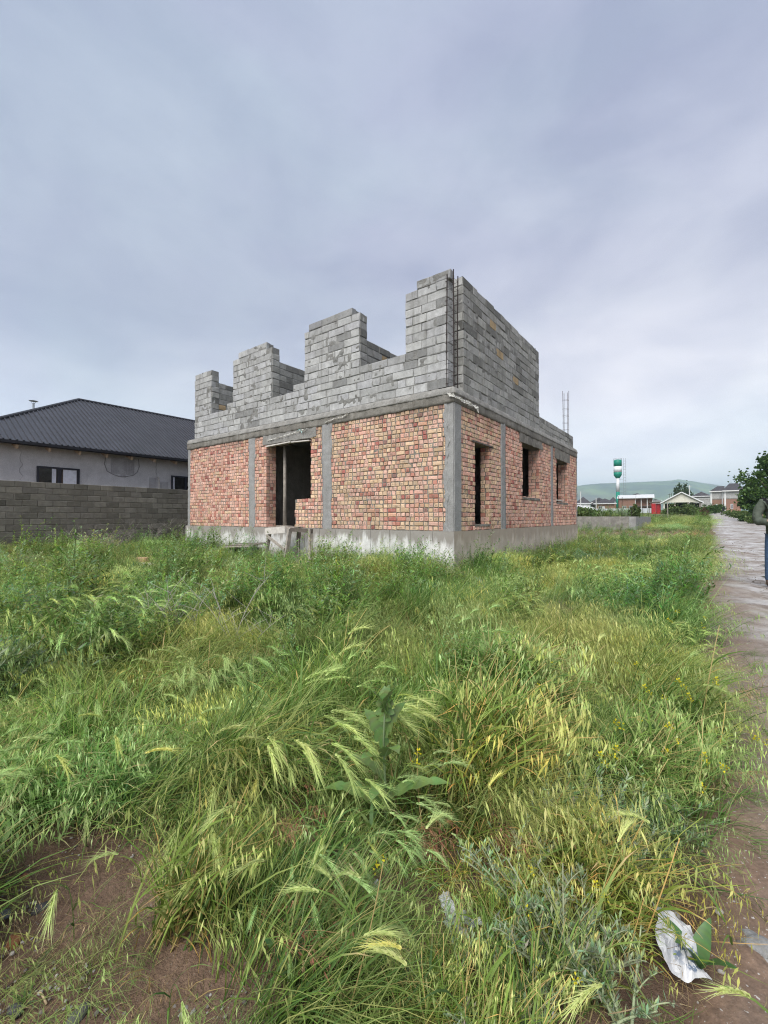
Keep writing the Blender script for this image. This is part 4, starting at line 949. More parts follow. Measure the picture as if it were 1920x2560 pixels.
# ------------------------------------------------------------------ foliage materials and plant builders
def leaf_mat(name, trans=.3, patch=True, rough=.55, spec=.3):
    m, t = new_mat(name)
    c = t.n('ShaderNodeAttribute', attribute_name='col').outputs['Color']
    r = t.n('ShaderNodeObjectInfo').outputs['Random']
    pos = t.n('ShaderNodeNewGeometry').outputs['Position']
    c = scale_col(t, c, t.remap(r, 0, 1, .8, 1.2))
    ti = t.n('ShaderNodeAttribute', attribute_name='tint', attribute_type='INSTANCER').outputs['Vector']
    c = t.n('ShaderNodeVectorMath', {0: c, 1: t.n('ShaderNodeVectorMath', {0: ti, 1: (1, 1, 1)}, operation='ADD').outputs[0]}, operation='MULTIPLY').outputs[0]
    if patch:
        k = t.remap(t.noise(pos, .8, 4, .6), .38, .66)
        c = t.mix(k, t.mix(1.0, c, (.80, .98, .80, 1), 'MULTIPLY'), t.mix(1.0, c, (1.16, 1.06, .92, 1), 'MULTIPLY'))
        c = t.mix(t.math('GREATER_THAN', sub_rand(t, r, 31.7), .92), c, t.mix(1.0, c, (1.22, 1.05, .82, 1), 'MULTIPLY'))
    finish(t, c, rough, None, spec=spec, trans=trans); return m
M_GR = leaf_mat('grass_leaf'); M_LF = leaf_mat('broad_leaf', .22, False, .45, .4); M_TREE = leaf_mat('tree_leaf', .25, False, .5)
M_DRY = leaf_mat('dry_stem', .1, False, .8, .15)
M_BARK = plain('bark', (.09, .07, .055), .9, .3, 8, .6)
GREENS = [(.145, .235, .058), (.105, .185, .046), (.18, .26, .072), (.20, .255, .10), (.07, .135, .04)]
PALE = [(.45, .53, .25), (.37, .46, .20), (.51, .56, .31), (.29, .39, .16)]
TAN = [(.40, .31, .18), (.30, .22, .12), (.44, .36, .22), (.42, .28, .12)]
REDB = [(.34, .15, .10), (.40, .20, .12), (.42, .27, .16)]
GREY = [(.24, .31, .19), (.29, .35, .24), (.20, .27, .165)]
def rv(lo, hi, rs): return rs.uniform(lo, hi)
def arc(rs, p0, az, L, th0, th1, n, wind=.0):
    """points of a blade or stem: starts th0 off vertical and bends to th1, heading az; wind pushes towards +x"""
    pts = [Vector(p0)]; d = L / n
    for k in range(n):
        th = th0 + (th1 - th0) * ((k + .5) / n) ** 1.4
        v = Vector((math.cos(az) * math.sin(th), math.sin(az) * math.sin(th), math.cos(th))); v.x += wind * (k + 1) / n; v.normalize(); pts.append(pts[-1] + v * d)
    return pts
def blade(mb, rs, p0, az, L, th0, th1, wd, cols, wind=.3, n=4, tip=None):
    pts = arc(rs, p0, az, L, th0, th1, n, wind); side = Vector((-math.sin(az + rs.uniform(-.9, .9)), math.cos(az + rs.uniform(-.9, .9)), rs.uniform(-.3, .3))).normalized()
    c = rs.choice(cols); prev = None
    for k, p in enumerate(pts):
        f = k / n; w_ = wd * (1 - f ** 1.8) * (.7 + .3 * min(1, f * 4)) + .0004
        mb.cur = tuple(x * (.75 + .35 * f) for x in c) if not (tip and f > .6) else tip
        q = (mb.vert(p - side * w_ / 2), mb.vert(p + side * w_ / 2))
        if prev: mb.face(prev[0], prev[1], q[1], q[0])
        prev = q
    return pts
def stalk(mb, rs, pts, w0, w1, c):
    d = (pts[-1] - pts[0]); side = Vector((-d.y, d.x, 0.001)); side = side.normalized() if side.length > 1e-6 else Vector((1, 0, 0))
    s2 = Vector((side.y * -1, side.x, 0)); mb.cur = c; n = len(pts) - 1
    for sd in (side, ):
        mb.ribbon(pts, [w0 + (w1 - w0) * k / n for k in range(n + 1)], sd)
def spikelet(mb, p, d, L, wd, c, rs, awn=.6):
    d = d.normalized(); s_ = d.cross(Vector((rs.uniform(-1, 1), rs.uniform(-1, 1), rs.uniform(-1, 1)))); s_ = s_.normalized() * wd / 2
    mb.cur = c; a = mb.vert(p); b = mb.vert(p + d * L * .4 + s_); e = mb.vert(p + d * L * .4 - s_); f = mb.vert(p + d * L)
    mb.face(a, b, f, e)
    if awn:
        for k in range(2):
            q = p + d * L * (.6 + .3 * k); g = (d + Vector((rs.uniform(-.2, .2), rs.uniform(-.2, .2), rs.uniform(-.2, .2)))).normalized(); q2 = q + g * L * awn
            mb.face(mb.vert(q - s_ * .22), mb.vert(q + s_ * .22), mb.vert(q2))
def brome(mb, rs, p0, H, cols=PALE, stemc=(.20, .24, .09), wd=.0046, wind=.55, ns=16):
    az = rs.uniform(-1.6, 1.6); pts = arc(rs, p0, az, H, rs.uniform(.05, .35), rs.uniform(1.2, 2.3), 7, wind); stalk(mb, rs, pts, .0022, .0012, stemc)
    for k in range(ns):
        f = .52 + .48 * rs.random(); i = min(int(f * 7), 6); p = pts[i].lerp(pts[i + 1], f * 7 - i)
        sd = Vector((rs.uniform(-1, 1), rs.uniform(-1, 1), rs.uniform(-.6, .2))).normalized() * rs.uniform(.008, .045); q = p + sd + Vector((.015, 0, -.012))
        mb.cur = stemc; mb.face(mb.vert(p), mb.vert(q), mb.vert(q + Vector((0, .0009, .0009))))
        spikelet(mb, q, Vector((.30 + rs.uniform(-.35, .5), rs.uniform(-.4, .4), -.9)), rs.uniform(.020, .038), wd * rs.uniform(.8, 1.3), rs.choice(cols), rs, .7)
def ear(mb, rs, pts, L, cols, rows=11, awn=.055, wd=.0055):
    """barley ear along the polyline pts: two rows of florets with long bristles"""
    n = len(pts) - 1
    for k in range(rows):
        f = (k + .5) / rows * n; i = min(int(f), n - 1); p = pts[i].lerp(pts[i + 1], f - i); d = (pts[i + 1] - pts[i]).normalized(); s_ = d.cross(Vector((.2, .5, .8))).normalized(); u_ = d.cross(s_)
        for sg, ax in ((1, s_), (-1, s_), (.8, u_), (-.8, u_)):
            g = (d + ax * .30 * sg).normalized(); c = rs.choice(cols); spikelet(mb, p, g, .014, wd, c, rs, 0)
            q = p + g * .011; g2 = (d + ax * (.24 * sg + rs.uniform(-.07, .07)) + Vector((rs.uniform(-.05, .05),) * 3)).normalized(); q2 = q + g2 * awn * rs.uniform(.75, 1.15); sd = g2.cross(Vector((0, 0, 1))).normalized() * .0005
            mb.cur = tuple(min(1, x * 1.15) for x in c); mb.face(mb.vert(q - sd), mb.vert(q + sd), mb.vert(q2))
def barley(mb, rs, p0, H, az, droop, wind=.5, withear=True, cols=None):
    pts = arc(rs, p0, az, H, .08, droop * .6, 6, wind); stalk(mb, rs, pts, .0028, .0018, (.17, .24, .09))
    for k in (1, 2, 3): blade(mb, rs, pts[k], az + rs.uniform(-1.5, 1.5), rs.uniform(.10, .22), .5, rs.uniform(1.5, 2.4), .0075, GREENS, .3, 4, rs.choice(TAN) if rs.random() < .3 else None)
    d = (pts[-1] - pts[-2]).normalized(); ep = [pts[-1]]
    for k in range(5): d = (d + Vector((.05, 0, -.13 * droop))).normalized(); ep.append(ep[-1] + d * .017)
    if withear: ear(mb, rs, ep, .085, cols or [(.38, .47, .22), (.44, .51, .25), (.32, .42, .17)])
    return ep
def proto(kind, seed):
    rs = random.Random(seed); mb = MB(); R = lambda r_: (rs.gauss(0, r_), rs.gauss(0, r_), -.01)
    if kind == 'leafy':
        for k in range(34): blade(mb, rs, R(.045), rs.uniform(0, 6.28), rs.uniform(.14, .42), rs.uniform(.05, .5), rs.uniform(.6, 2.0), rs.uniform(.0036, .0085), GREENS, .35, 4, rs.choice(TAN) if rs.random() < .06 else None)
        for k in range(6): blade(mb, rs, R(.05), rs.uniform(0, 6.28), rs.uniform(.1, .3), .4, rs.uniform(1.2, 2.4), .004, TAN, .2, 4)
    elif kind == 'brome':
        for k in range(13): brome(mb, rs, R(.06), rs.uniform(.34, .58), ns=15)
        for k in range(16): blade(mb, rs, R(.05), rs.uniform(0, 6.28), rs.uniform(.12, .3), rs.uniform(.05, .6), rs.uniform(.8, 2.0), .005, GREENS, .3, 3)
        for k in range(6): blade(mb, rs, R(.06), rs.uniform(0, 6.28), rs.uniform(.1, .25), .4, 1.8, .003, TAN, .2, 3)
    elif kind == 'fine':
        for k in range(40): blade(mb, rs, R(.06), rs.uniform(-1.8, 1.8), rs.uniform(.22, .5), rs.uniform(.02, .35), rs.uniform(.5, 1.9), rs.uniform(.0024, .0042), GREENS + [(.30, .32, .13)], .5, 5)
        for k in range(4): brome(mb, rs, R(.05), rs.uniform(.35, .5), ns=12, cols=[(.26, .32, .13), (.32, .36, .16)])
    elif kind == 'barley':
        for k in range(3): barley(mb, rs, R(.05), rs.uniform(.34, .5), rs.uniform(-1.2, 1.2), rs.uniform(.8, 2.0))
        for k in range(14): blade(mb, rs, R(.05), rs.uniform(0, 6.28), rs.uniform(.14, .32), rs.uniform(.05, .5), rs.uniform(.8, 2.1), .0055, GREENS, .3, 4)
    elif kind == 'tall':
        for k in range(9):
            p0 = R(.05); pts = arc(rs, p0, rs.uniform(-2, 2), rs.uniform(.26, .44), .03, rs.uniform(.3, 1.2), 6, .25); stalk(mb, rs, pts, .0036, .0022, rs.choice([(.19, .26, .09), (.30, .26, .12), (.36, .28, .15)]))
            for j in (1, 2, 3): blade(mb, rs, pts[j], rs.uniform(0, 6.28), rs.uniform(.10, .24), .4, rs.uniform(1.3, 2.5), rs.uniform(.006, .010), GREENS, .2, 5, rs.choice(TAN) if rs.random() < .35 else None)
            if rs.random() < .6:
                for j in range(7): spikelet(mb, pts[-1] + Vector((rs.uniform(-.02, .03), rs.uniform(-.02, .02), rs.uniform(-.03, 0))), Vector((rs.uniform(-.2, .6), rs.uniform(-.4, .4), -.9)), rs.uniform(.022, .04), .006, rs.choice(PALE), rs, .6)
        for k in range(12): blade(mb, rs, R(.05), rs.uniform(0, 6.28), rs.uniform(.12, .34), rs.uniform(.05, .5), rs.uniform(.8, 2.3), rs.uniform(.005, .009), GREENS, .2, 5, rs.choice(TAN) if rs.random() < .25 else None)
        for k in range(10): blade(mb, rs, R(.06), rs.uniform(0, 6.28), rs.uniform(.1, .3), .3, rs.uniform(.6, 2.2), .004, TAN + [(.15, .10, .06)], .1, 4)
    elif kind == 'feather':       # fine leaved upright weed
        for j in range(4):
            pts = arc(rs, R(.04), rs.uniform(0, 6.28), rs.uniform(.32, .62), .05, rs.uniform(.2, .7), 7, .12); stalk(mb, rs, pts, .004, .0015, (.13, .17, .07)); c0 = rs.choice(GREENS[:3] + GREY[:1])
            for k in range(46):
                f = .1 + .9 * rs.random(); i = min(int(f * 7), 6); p = pts[i].lerp(pts[i + 1], f * 7 - i); a_ = rs.uniform(0, 6.28); L = rs.uniform(.025, .085) * (1.25 - f * .7); d = Vector((math.cos(a_), math.sin(a_), rs.uniform(.0, .9))).normalized(); s_ = d.cross(Vector((0, 0, 1))).normalized() * rs.uniform(.003, .007); mb.cur = tuple(x * rs.uniform(.75, 1.25) for x in c0)
                mb.face(mb.vert(p), mb.vert(p + d * L * .5 + s_), mb.vert(p + d * L), mb.vert(p + d * L * .5 - s_))
    elif kind == 'dry':
        for k in range(30): blade(mb, rs, R(.08), rs.uniform(0, 6.28), rs.uniform(.08, .3), rs.uniform(.1, 1.2), rs.uniform(.6, 2.2), rs.uniform(.002, .005), TAN + [(.20, .15, .09)], .25, 4)
        for k in range(4): brome(mb, rs, R(.06), rs.uniform(.25, .38), [(.42, .32, .19), (.36, .24, .13)], (.30, .22, .12), ns=10)
    elif kind == 'red':
        for k in range(8): brome(mb, rs, R(.03), rs.uniform(.30, .42), REDB, (.32, .20, .10), .0045, .3, 18)
    elif kind == 'grey':          # wormwood: silvery stems with many small narrow leaves
        for j in range(7):
            az = rs.uniform(0, 6.28); pts = arc(rs, R(.03), az, rs.uniform(.25, .50), rs.uniform(.2, .9), rs.uniform(.5, 1.3), 8, .1); stalk(mb, rs, pts, .0055, .002, (.27, .31, .22)); c0 = rs.choice(GREY)
            for k in range(64):
                f = .08 + .92 * rs.random(); i = min(int(f * 8), 7); p = pts[i].lerp(pts[i + 1], f * 8 - i); ax = (pts[i + 1] - pts[i]).normalized(); a_ = rs.uniform(0, 6.28); d = (Vector((math.cos(a_), math.sin(a_), rs.uniform(-.1, .8))) + ax * .7).normalized(); L = rs.uniform(.018, .05); s_ = d.cross(Vector((rs.random(), rs.random(), 1))).normalized() * rs.uniform(.0025, .0055); mb.cur = tuple(x * rs.uniform(.75, 1.3) for x in c0)
                mb.face(mb.vert(p), mb.vert(p + d * L * .55 + s_), mb.vert(p + d * L), mb.vert(p + d * L * .55 - s_))
    elif kind == 'broad':         # low rosette of broad leaves
        for k in range(12):
            az = rs.uniform(0, 6.28); blade(mb, rs, R(.02), az, rs.uniform(.10, .22), .4, rs.uniform(1.2, 2.0), rs.uniform(.018, .035), [(.06, .12, .035), (.08, .14, .05), (.09, .15, .08)], .05, 5)
    elif kind == 'twig':
        for j in range(6):
            pts = arc(rs, R(.05), rs.uniform(0, 6.28), rs.uniform(.3, .6), rs.uniform(.1, .8), rs.uniform(.3, 1.4), 5, .1); stalk(mb, rs, pts, .004, .002, (.34, .31, .27))
            for k in range(7):
                p = pts[rs.randint(1, 4)]; q = arc(rs, p, rs.uniform(0, 6.28), rs.uniform(.06, .2), rs.uniform(.2, 1.0), rs.uniform(.5, 1.6), 3); stalk(mb, rs, q, .0022, .001, (.36, .33, .29))
    return mb
KINDS = {}
def make_protos(coll_name, names):
    col_ = bpy.data.collections.new(coll_name); idx = {}; n = 0
    for kind, cnt in names:
        idx[kind] = []
        for k in range(cnt):
            mb = proto(kind, 100 + 13 * n); o = bpy.data.objects.new('%s_%03d' % (coll_name, n), mb.mesh('grass_clump', M_GR if kind not in ('dry', 'twig', 'red') else M_DRY, False, True)); col_.objects.link(o); idx[kind].append(n); n += 1
    return col_, idx
def scatter(name, coll, pts, rots, scl, ids, tint=None):
    me = bpy.data.meshes.new(name); me.from_pydata([tuple(p) for p in pts], [], []); me.update(); n = len(pts)
    me.attributes.new('rot', 'FLOAT_VECTOR', 'POINT').data.foreach_set('vector', np.asarray(rots, np.float32).ravel()); me.attributes.new('scl', 'FLOAT_VECTOR', 'POINT').data.foreach_set('vector', np.asarray(scl, np.float32).ravel()); me.attributes.new('pick', 'INT', 'POINT').data.foreach_set('value', np.asarray(ids, np.int32))
    if tint is not None: me.attributes.new('tint', 'FLOAT_VECTOR', 'POINT').data.foreach_set('vector', np.asarray(tint, np.float32).ravel())
    o = bpy.data.objects.new(name, me); link(o); o['kind'] = 'stuff'
    ng = bpy.data.node_groups.new(name, 'GeometryNodeTree'); ng.interface.new_socket('Geometry', in_out='INPUT', socket_type='NodeSocketGeometry'); ng.interface.new_socket('Geometry', in_out='OUTPUT', socket_type='NodeSocketGeometry')
    gi = ng.nodes.new('NodeGroupInput'); go = ng.nodes.new('NodeGroupOutput'); ip = ng.nodes.new('GeometryNodeInstanceOnPoints'); ci = ng.nodes.new('GeometryNodeCollectionInfo'); ci.inputs['Collection'].default_value = coll; ci.inputs['Separate Children'].default_value = True; ci.inputs['Reset Children'].default_value = True
    def na(nm, ty): q = ng.nodes.new('GeometryNodeInputNamedAttribute'); q.data_type = ty; q.inputs['Name'].default_value = nm; return q.outputs[0]
    ng.links.new(gi.outputs[0], ip.inputs['Points']); ng.links.new(ci.outputs[0], ip.inputs['Instance']); ip.inputs['Pick Instance'].default_value = True
    ng.links.new(na('pick', 'INT'), ip.inputs['Instance Index']); ng.links.new(na('rot', 'FLOAT_VECTOR'), ip.inputs['Rotation']); ng.links.new(na('scl', 'FLOAT_VECTOR'), ip.inputs['Scale']); ng.links.new(ip.outputs[0], go.inputs[0])
    md = o.modifiers.new('scatter', 'NODES'); md.node_group = ng; return o
G_COLL, G_ID = make_protos('clump', [('leafy', 5), ('brome', 6), ('fine', 5), ('barley', 4), ('feather', 6), ('dry', 4), ('red', 2), ('grey', 3), ('broad', 3), ('twig', 3), ('tall', 6)])

# ------------------------------------------------------------------ the field: where each kind of grass grows
def in_house(X, Y, mrg=.0):
    q = np.stack([X, Y], -1) - CORNER; t_ = q @ U; s_ = q @ V
    a = (t_ > -.1 - mrg) & (t_ < 10.95 + mrg) & (s_ > -.12 - mrg) & (s_ < 11 + mrg)
    b = (t_ > -.05) & (t_ < 11) & (s_ > 28.9) & (s_ < 40)
    c = (t_ > 13.0) & (t_ < 27)
    return a | b | c
SOIL = [(-1.02, 1.36, .38, .31), (-.80, 1.10, .48, .19), (-1.28, 1.52, .34, .22), (.55, 1.16, .06, .05), (.12, 1.32, .09, .08)]
def soil_mask(X, Y):
    r = np.zeros_like(X, bool); n = .25 * fb2(X, Y, 4, 9)
    for (cx, cy, a, b) in SOIL: r |= ((X - cx) / a) ** 2 + ((Y - cy) / b) ** 2 < 1 + n
    return r
def ring(n, d0, d1, rng, half=math.radians(58)):
    d = np.sqrt(rng.uniform(d0 ** 2, d1 ** 2, n)); a = rng.uniform(-half, half, n); return d * np.sin(a), d * np.cos(a)
LITSPOT = []                                  # kept clear of grass: scraps and stones that show
def gpx(px, py, z=0.0):                       # point at height z seen at photo pixel (px, py)
    p_ = math.atan(13 / 1072); a = (px - 960) / 1072; b = (1280 - py) / 1072
    d = np.array([a, math.cos(p_) - b * math.sin(p_), math.sin(p_) + b * math.cos(p_)]); k = (z - EYE) / d[2]; return d[0] * k, d[1] * k
for (px, py, r_) in ((1690, 2440, .09), (1150, 2380, .085), (1118, 2310, .07), (1665, 2050, .10), (925, 2270, .07), (1010, 2450, .10), (945, 2260, .05), (365, 1440, .35), (730, 2500, .07), (1690, 2330, .08), (880, 2330, .06), (1060, 2250, .06)): LITSPOT.append((*gpx(px, py), r_))
def edge_lim(s_): return np.minimum(road_edge(s_) + .1, np.clip(.22 * (s_ - 1.3), -.13, 2))
def field():
    rng = np.random.default_rng(11); PT, RT, SCL, ID, TI = [], [], [], [], []
    for (d0, d1, dens, k, cd) in ((.62, 1.6, 430, .95, 9), (1.6, 3.2, 290, 1.0, 6.5), (3.2, 6, 150, 1.08, 4.5), (6, 12, 80, 1.12, 3.0), (12, 26, 24, 1.3, 1.4), (26, 75, 4.4, 1.8, .30)):
        area = math.radians(58) * (d1 ** 2 - d0 ** 2); X, Y = ring(int(area * dens), d0, d1, rng)
        wv = X * N[0] + Y * N[1]; sv = X * V[0] + Y * V[1]; e = edge_lim(sv); far_side = wv > ROADW + road_bend(sv) + .9
        near_edge = wv < e - .19 - .18 * np.clip((sv - 3) / 4, 0, 1) + .13 * fb2(X, Y, 2, 41)
        ok = (near_edge | far_side) & ~in_house(X, Y) & ~(soil_mask(X, Y)) & (Y > .55)
        for (lx, ly, lr) in LITSPOT: ok &= np.hypot(X - lx, Y - ly) > lr
        X, Y, wv, e, sv, far_side = X[ok], Y[ok], wv[ok], e[ok], sv[ok], far_side[ok]
        cx, cy = ring(int(math.radians(58) * ((d1 + .6) ** 2 - max(0, d0 - .6) ** 2) * cd), max(0, d0 - .6), d1 + .6, rng); m_ = len(cx)
        hq = np.stack([cx, cy], -1) - CORNER; tt = hq @ U; ss = hq @ V; cw = cx * N[0] + cy * N[1]; pz = fb2(cx, cy, .55, 51)
        cs, ch, ct, cr = [], [], [], []
        for i in range(m_):
            x, y = cx[i], cy[i]; left = x < -.55 * y + .6; nearhouse = (-2.8 < ss[i] < 0 and -1 < tt[i] < 12.5)
            wts = dict(leafy=1.2, brome=2.4, fine=1.2, barley=.25, feather=.4, dry=.35, red=.05, grey=.15, broad=.08, twig=.0)
            if left and y > 3.2: wts.update(feather=3.4, brome=.6, leafy=1.6)
            if y > 5.2: wts.update(feather=2.2, leafy=1.3, brome=1.3, dry=.12)
            if nearhouse: wts.update(feather=3.0, leafy=2.0, brome=.5, dry=.3, twig=.1)
            if ss[i] > -1 and tt[i] < 0: wts.update(feather=1.4, dry=.5, brome=1.6, leafy=1.4)
            if x < -.24 * y and 1.4 < y < 4.2: wts.update(barley=1.5, dry=.3)
            if cw[i] > -1.6 and y > 2.4: wts.update(barley=1.2, fine=2.0, feather=.8)
            if y < 2.3: wts.update(dry=.35, leafy=1.2, fine=.6, brome=1.3, broad=.2, tall=3.4, red=.12)
            elif y < 3.4: wts.update(tall=1.5)
            if pz[i] > .3: wts['brome'] *= 2.4
            if pz[i] < -.3: wts['feather'] = wts['feather'] * 1.7 + .3; wts['brome'] *= .5
            if .22 < x < .85 and y < 1.62: wts.update(grey=3.2, brome=.4, dry=.6, leafy=.7)
            if tt[i] > 11 and ss[i] > -3.5: wts.update(twig=1.2, dry=.5, feather=1.5)
            ks = list(wts); kd = ks[int(np.searchsorted(np.cumsum(list(wts.values())) / sum(wts.values()), rng.random()))]; cs.append(kd)
            ch.append(float(np.clip(rng.lognormal(.05, .30), .5, 1.65)) * (1.15 if nearhouse else 1)); b = rng.normal(.12, .17); yl = rng.normal(.06, .07) + (.04 if kd in ('brome', 'dry') else -.04 if kd == 'feather' else 0)
            ct.append((b + yl, b + .03, b - yl * 1.1)); cr.append(rng.normal(0, .9))
        n_ = len(X); near = np.zeros(n_, int); dist = np.zeros(n_)
        for a in range(0, n_, 2000):
            d2 = (X[a:a + 2000, None] - cx[None]) ** 2 + (Y[a:a + 2000, None] - cy[None]) ** 2; near[a:a + 2000] = d2.argmin(1); dist[a:a + 2000] = np.sqrt(d2.min(1))
        rad = .62 / math.sqrt(cd)
        for i in range(n_):
            c_ = near[i]; f = min(1.3, dist[i] / rad); x, y = X[i], Y[i]; kd = cs[c_]
            if rng.random() < .25: kd = ('leafy', 'brome', 'tall' if y < 3 else 'fine', 'dry', 'leafy')[int(rng.integers(5))]
            if f > .95 and rng.random() < .55:
                kd = 'dry' if rng.random() < .55 else 'leafy'; f = 1.6
            edge = min(1, max(.45, (e[i] - wv[i] + .1) / .5)) if not far_side[i] else .9
            sc0 = k * ch[c_] * (1.12 - .34 * f) * rng.uniform(.82, 1.12) * (.62 + .38 * edge)
            if y < 1.9: sc0 *= .74 + .22 * (y - .9)
            th, sh = float((np.array([x, y]) - CORNER) @ U), float((np.array([x, y]) - CORNER) @ V)
            if -1.6 < sh < 0 and 3.4 < th < 6.8: sc0 *= .55
            if 14 < sh < 29 and -3 < th < 12: sc0 *= .55
            if kd in ('dry', 'broad'): sc0 *= .75
            if kd == 'feather' and y < 2: sc0 *= .6
            if kd == 'grey': sc0 *= .85
            PT.append((x, y, float(gh(x, y)) - .005)); ox, oy = (x - cx[c_]) / rad, (y - cy[c_]) / rad; wx, wy = .75, -.05 + .3 * math.sin(cr[c_])
            if wv[i] > e[i] - .6 and not far_side[i]: wx, wy = .9, -.5
            rz = math.atan2(wy + 1.1 * oy, wx + 1.1 * ox) + rng.normal(0, .45)
            RT.append((rng.normal(0, .10), rng.normal(.08, .08) + .26 * min(f, 1.1), rz)); SCL.append((sc0, sc0, sc0 * rng.uniform(.85, 1.1))); ID.append(rng.choice(G_ID[kd])); TI.append(ct[c_])
    return PT, RT, SCL, ID, TI
PT, RT, SCL, ID, TI = field()
scatter('grass', G_COLL, PT, RT, SCL, ID, TI)

# weeds standing on the foundation fill and along the wall of the plot
PT, RT, SCL, ID = [], [], [], []
rng = np.random.default_rng(5)
for i in range(520):
    t_, s_ = rng.uniform(.6, 10.4), rng.uniform(29.6, 39); p = fw(t_, s_); k = rng.uniform(1.3, 2.4)
    PT.append((p[0], p[1], 1.18)); RT.append((0, .05, rng.uniform(0, 6.28))); SCL.append((k, k, k * rng.uniform(.8, 1.1))); ID.append(rng.choice(G_ID[['feather', 'grey', 'leafy', 'brome'][int(rng.choice(4, p=[.45, .25, .2, .1]))]]))
for i in range(260):                          # taller weeds along the plinth
    if rng.random() < .5: t_, s_ = rng.uniform(.2, 11.5), -rng.uniform(.12, .7)
    else: t_, s_ = -rng.uniform(.12, .9), rng.uniform(.4, 11)
    p = fw(t_, s_); k = rng.uniform(.65, 1.2) * (.4 if 3.6 < t_ < 6.8 and s_ < 0 else 1); PT.append((p[0], p[1], -.01)); RT.append((0, .1, rng.uniform(0, 6.28))); SCL.append((k, k, k)); ID.append(rng.choice(G_ID[['feather', 'brome', 'dry', 'fine'][int(rng.choice(4, p=[.4, .25, .2, .15]))]]))
scatter('weeds', G_COLL, PT, RT, SCL, ID)

pc = bpy.data.collections.new('pebbles')
M_PEB = block_mat('pebble', (.16, .14, .125), (.40, .38, .36), .03, .2)
for k in range(6):
    bm = bmesh.new(); bmesh.ops.create_icosphere(bm, subdivisions=2, radius=1); P = np.array([v.co for v in bm.verts]); d = 1 + .3 * fbm(P * 1.2 + k * 7, k, 2)
    for v, q in zip(bm.verts, d): v.co = Vector((v.co.x * q * 1.2, v.co.y * q, v.co.z * q * .6))
    me = bpy.data.meshes.new('pebble'); bm.to_mesh(me); bm.free(); me.polygons.foreach_set('use_smooth', [True] * len(me.polygons)); me.materials.append(M_PEB); pc.objects.link(bpy.data.objects.new('pebble_%d' % k, me))
rng = np.random.default_rng(3); PT, RT, SCL, ID = [], [], [], []
for i in range(4200):
    s_ = 1 + 24 * rng.random() ** 1.6; wq = rng.uniform(-.1, ROADW); X, Y = ws(wq, s_); k = float(np.clip(rng.lognormal(-5.2, .6), .0025, .017)); PT.append((X, Y, float(gh(X, Y)) + .006)); RT.append((0, 0, rng.uniform(0, 6.28))); SCL.append((k, k, k)); ID.append(int(rng.integers(6)))
for i in range(700):
    x, y = gpx(rng.uniform(-100, 620), rng.uniform(2080, 2560)); k = float(np.clip(rng.lognormal(-5.9, .5), .0012, .006)); PT.append((x, y, .012)); RT.append((0, 0, rng.uniform(0, 6.28))); SCL.append((k, k, k)); ID.append(int(rng.integers(6)))
scatter('gravel', pc, PT, RT, SCL, ID)
# ------------------------------------------------------------------ trees, bushes
def leafcloud(rs, blobs, n, size, cols, shell=.55):
    mb = MB(); vol = [b[3] * b[4] * b[5] for b in blobs]
    lumps = []
    for b in blobs:
        for k in range(26): 
            u_ = Vector((rs.gauss(0, 1), rs.gauss(0, 1), rs.gauss(0, 1))).normalized() * rs.uniform(shell, 1.0); lumps.append((b, u_, rs.uniform(.10, .30)))
    for i in range(n):
        b, u_, lr = rs.choice(lumps); q = u_ + Vector((rs.gauss(0, 1), rs.gauss(0, 1), rs.gauss(0, .8))) * lr * .6
        p = Vector((b[0] + q.x * b[3], b[1] + q.y * b[4], b[2] + q.z * b[5])); s_ = size * rs.uniform(.6, 1.5)
        d = Vector((rs.gauss(0, 1), rs.gauss(0, 1), rs.gauss(-.2, .6))).normalized(); w_ = d.cross(Vector((rs.random(), rs.random(), rs.random()))).normalized() * s_ * .36
        c = rs.choice(cols); k = rs.uniform(.7, 1.3); mb.cur = tuple(x * k for x in c)
        mb.face(mb.vert(p), mb.vert(p + d * s_ * .5 + w_), mb.vert(p + d * s_), mb.vert(p + d * s_ * .5 - w_))
    return mb
def tree(name, base, trunk_h, blobs, n, size, cols, seed, rad=.16, **kw):
    rs = random.Random(seed); r = empty(name, tuple(base), 0, **kw)
    mb = MB(); top = Vector(blobs[0][:3]); mb.tube([(0, 0, -.3), (rs.uniform(-.1, .1) * trunk_h * .3, 0, trunk_h), tuple(top)], [rad * 1.2, rad * .9, rad * .3], 8)
    for b in blobs[1:] + [blobs[0]]:
        for k in range(3):
            e = Vector(b[:3]) + Vector((rs.uniform(-.7, .7) * b[3], rs.uniform(-.7, .7) * b[4], rs.uniform(-.3, .7) * b[5])); s_ = Vector((0, 0, trunk_h * rs.uniform(.6, 1.1))); m_ = s_.lerp(e, .5) + Vector((0, 0, .12 * (e - s_).length)); mb.tube([s_, m_, e], [rad * .5, rad * .3, rad * .08], 5)
    mb.build('trunk', M_BARK, r, True); leafcloud(rs, blobs, n, size, cols).build('crown', M_TREE, r, False, True); return r
DARKG = [(.035, .072, .02), (.05, .10, .026), (.066, .125, .032), (.10, .165, .045)]
MIDG = [(.075, .125, .035), (.10, .155, .045), (.13, .19, .06), (.17, .22, .08)]
a = at(1938, 50)
tree('broadleaf_tree', a, 1.6, [(0, 0, 4.6, 3.6, 3.4, 3.2), (-2.3, -.6, 3.4, 2.3, 2.4, 2.2), (2.4, .3, 3.6, 2.6, 2.4, 2.4), (-.6, -1.2, 2.0, 2.9, 2.2, 1.6), (.3, .2, 6.4, 2.0, 2.0, 1.4), (-2.0, -1.4, 1.2, 1.9, 1.6, 1.1), (-3.0, -.8, 2.3, 1.4, 1.4, 1.3)], 19000, .30, DARKG, 3, .2, label='dense dark green broadleaf tree at the right edge of the track', cat='tree')
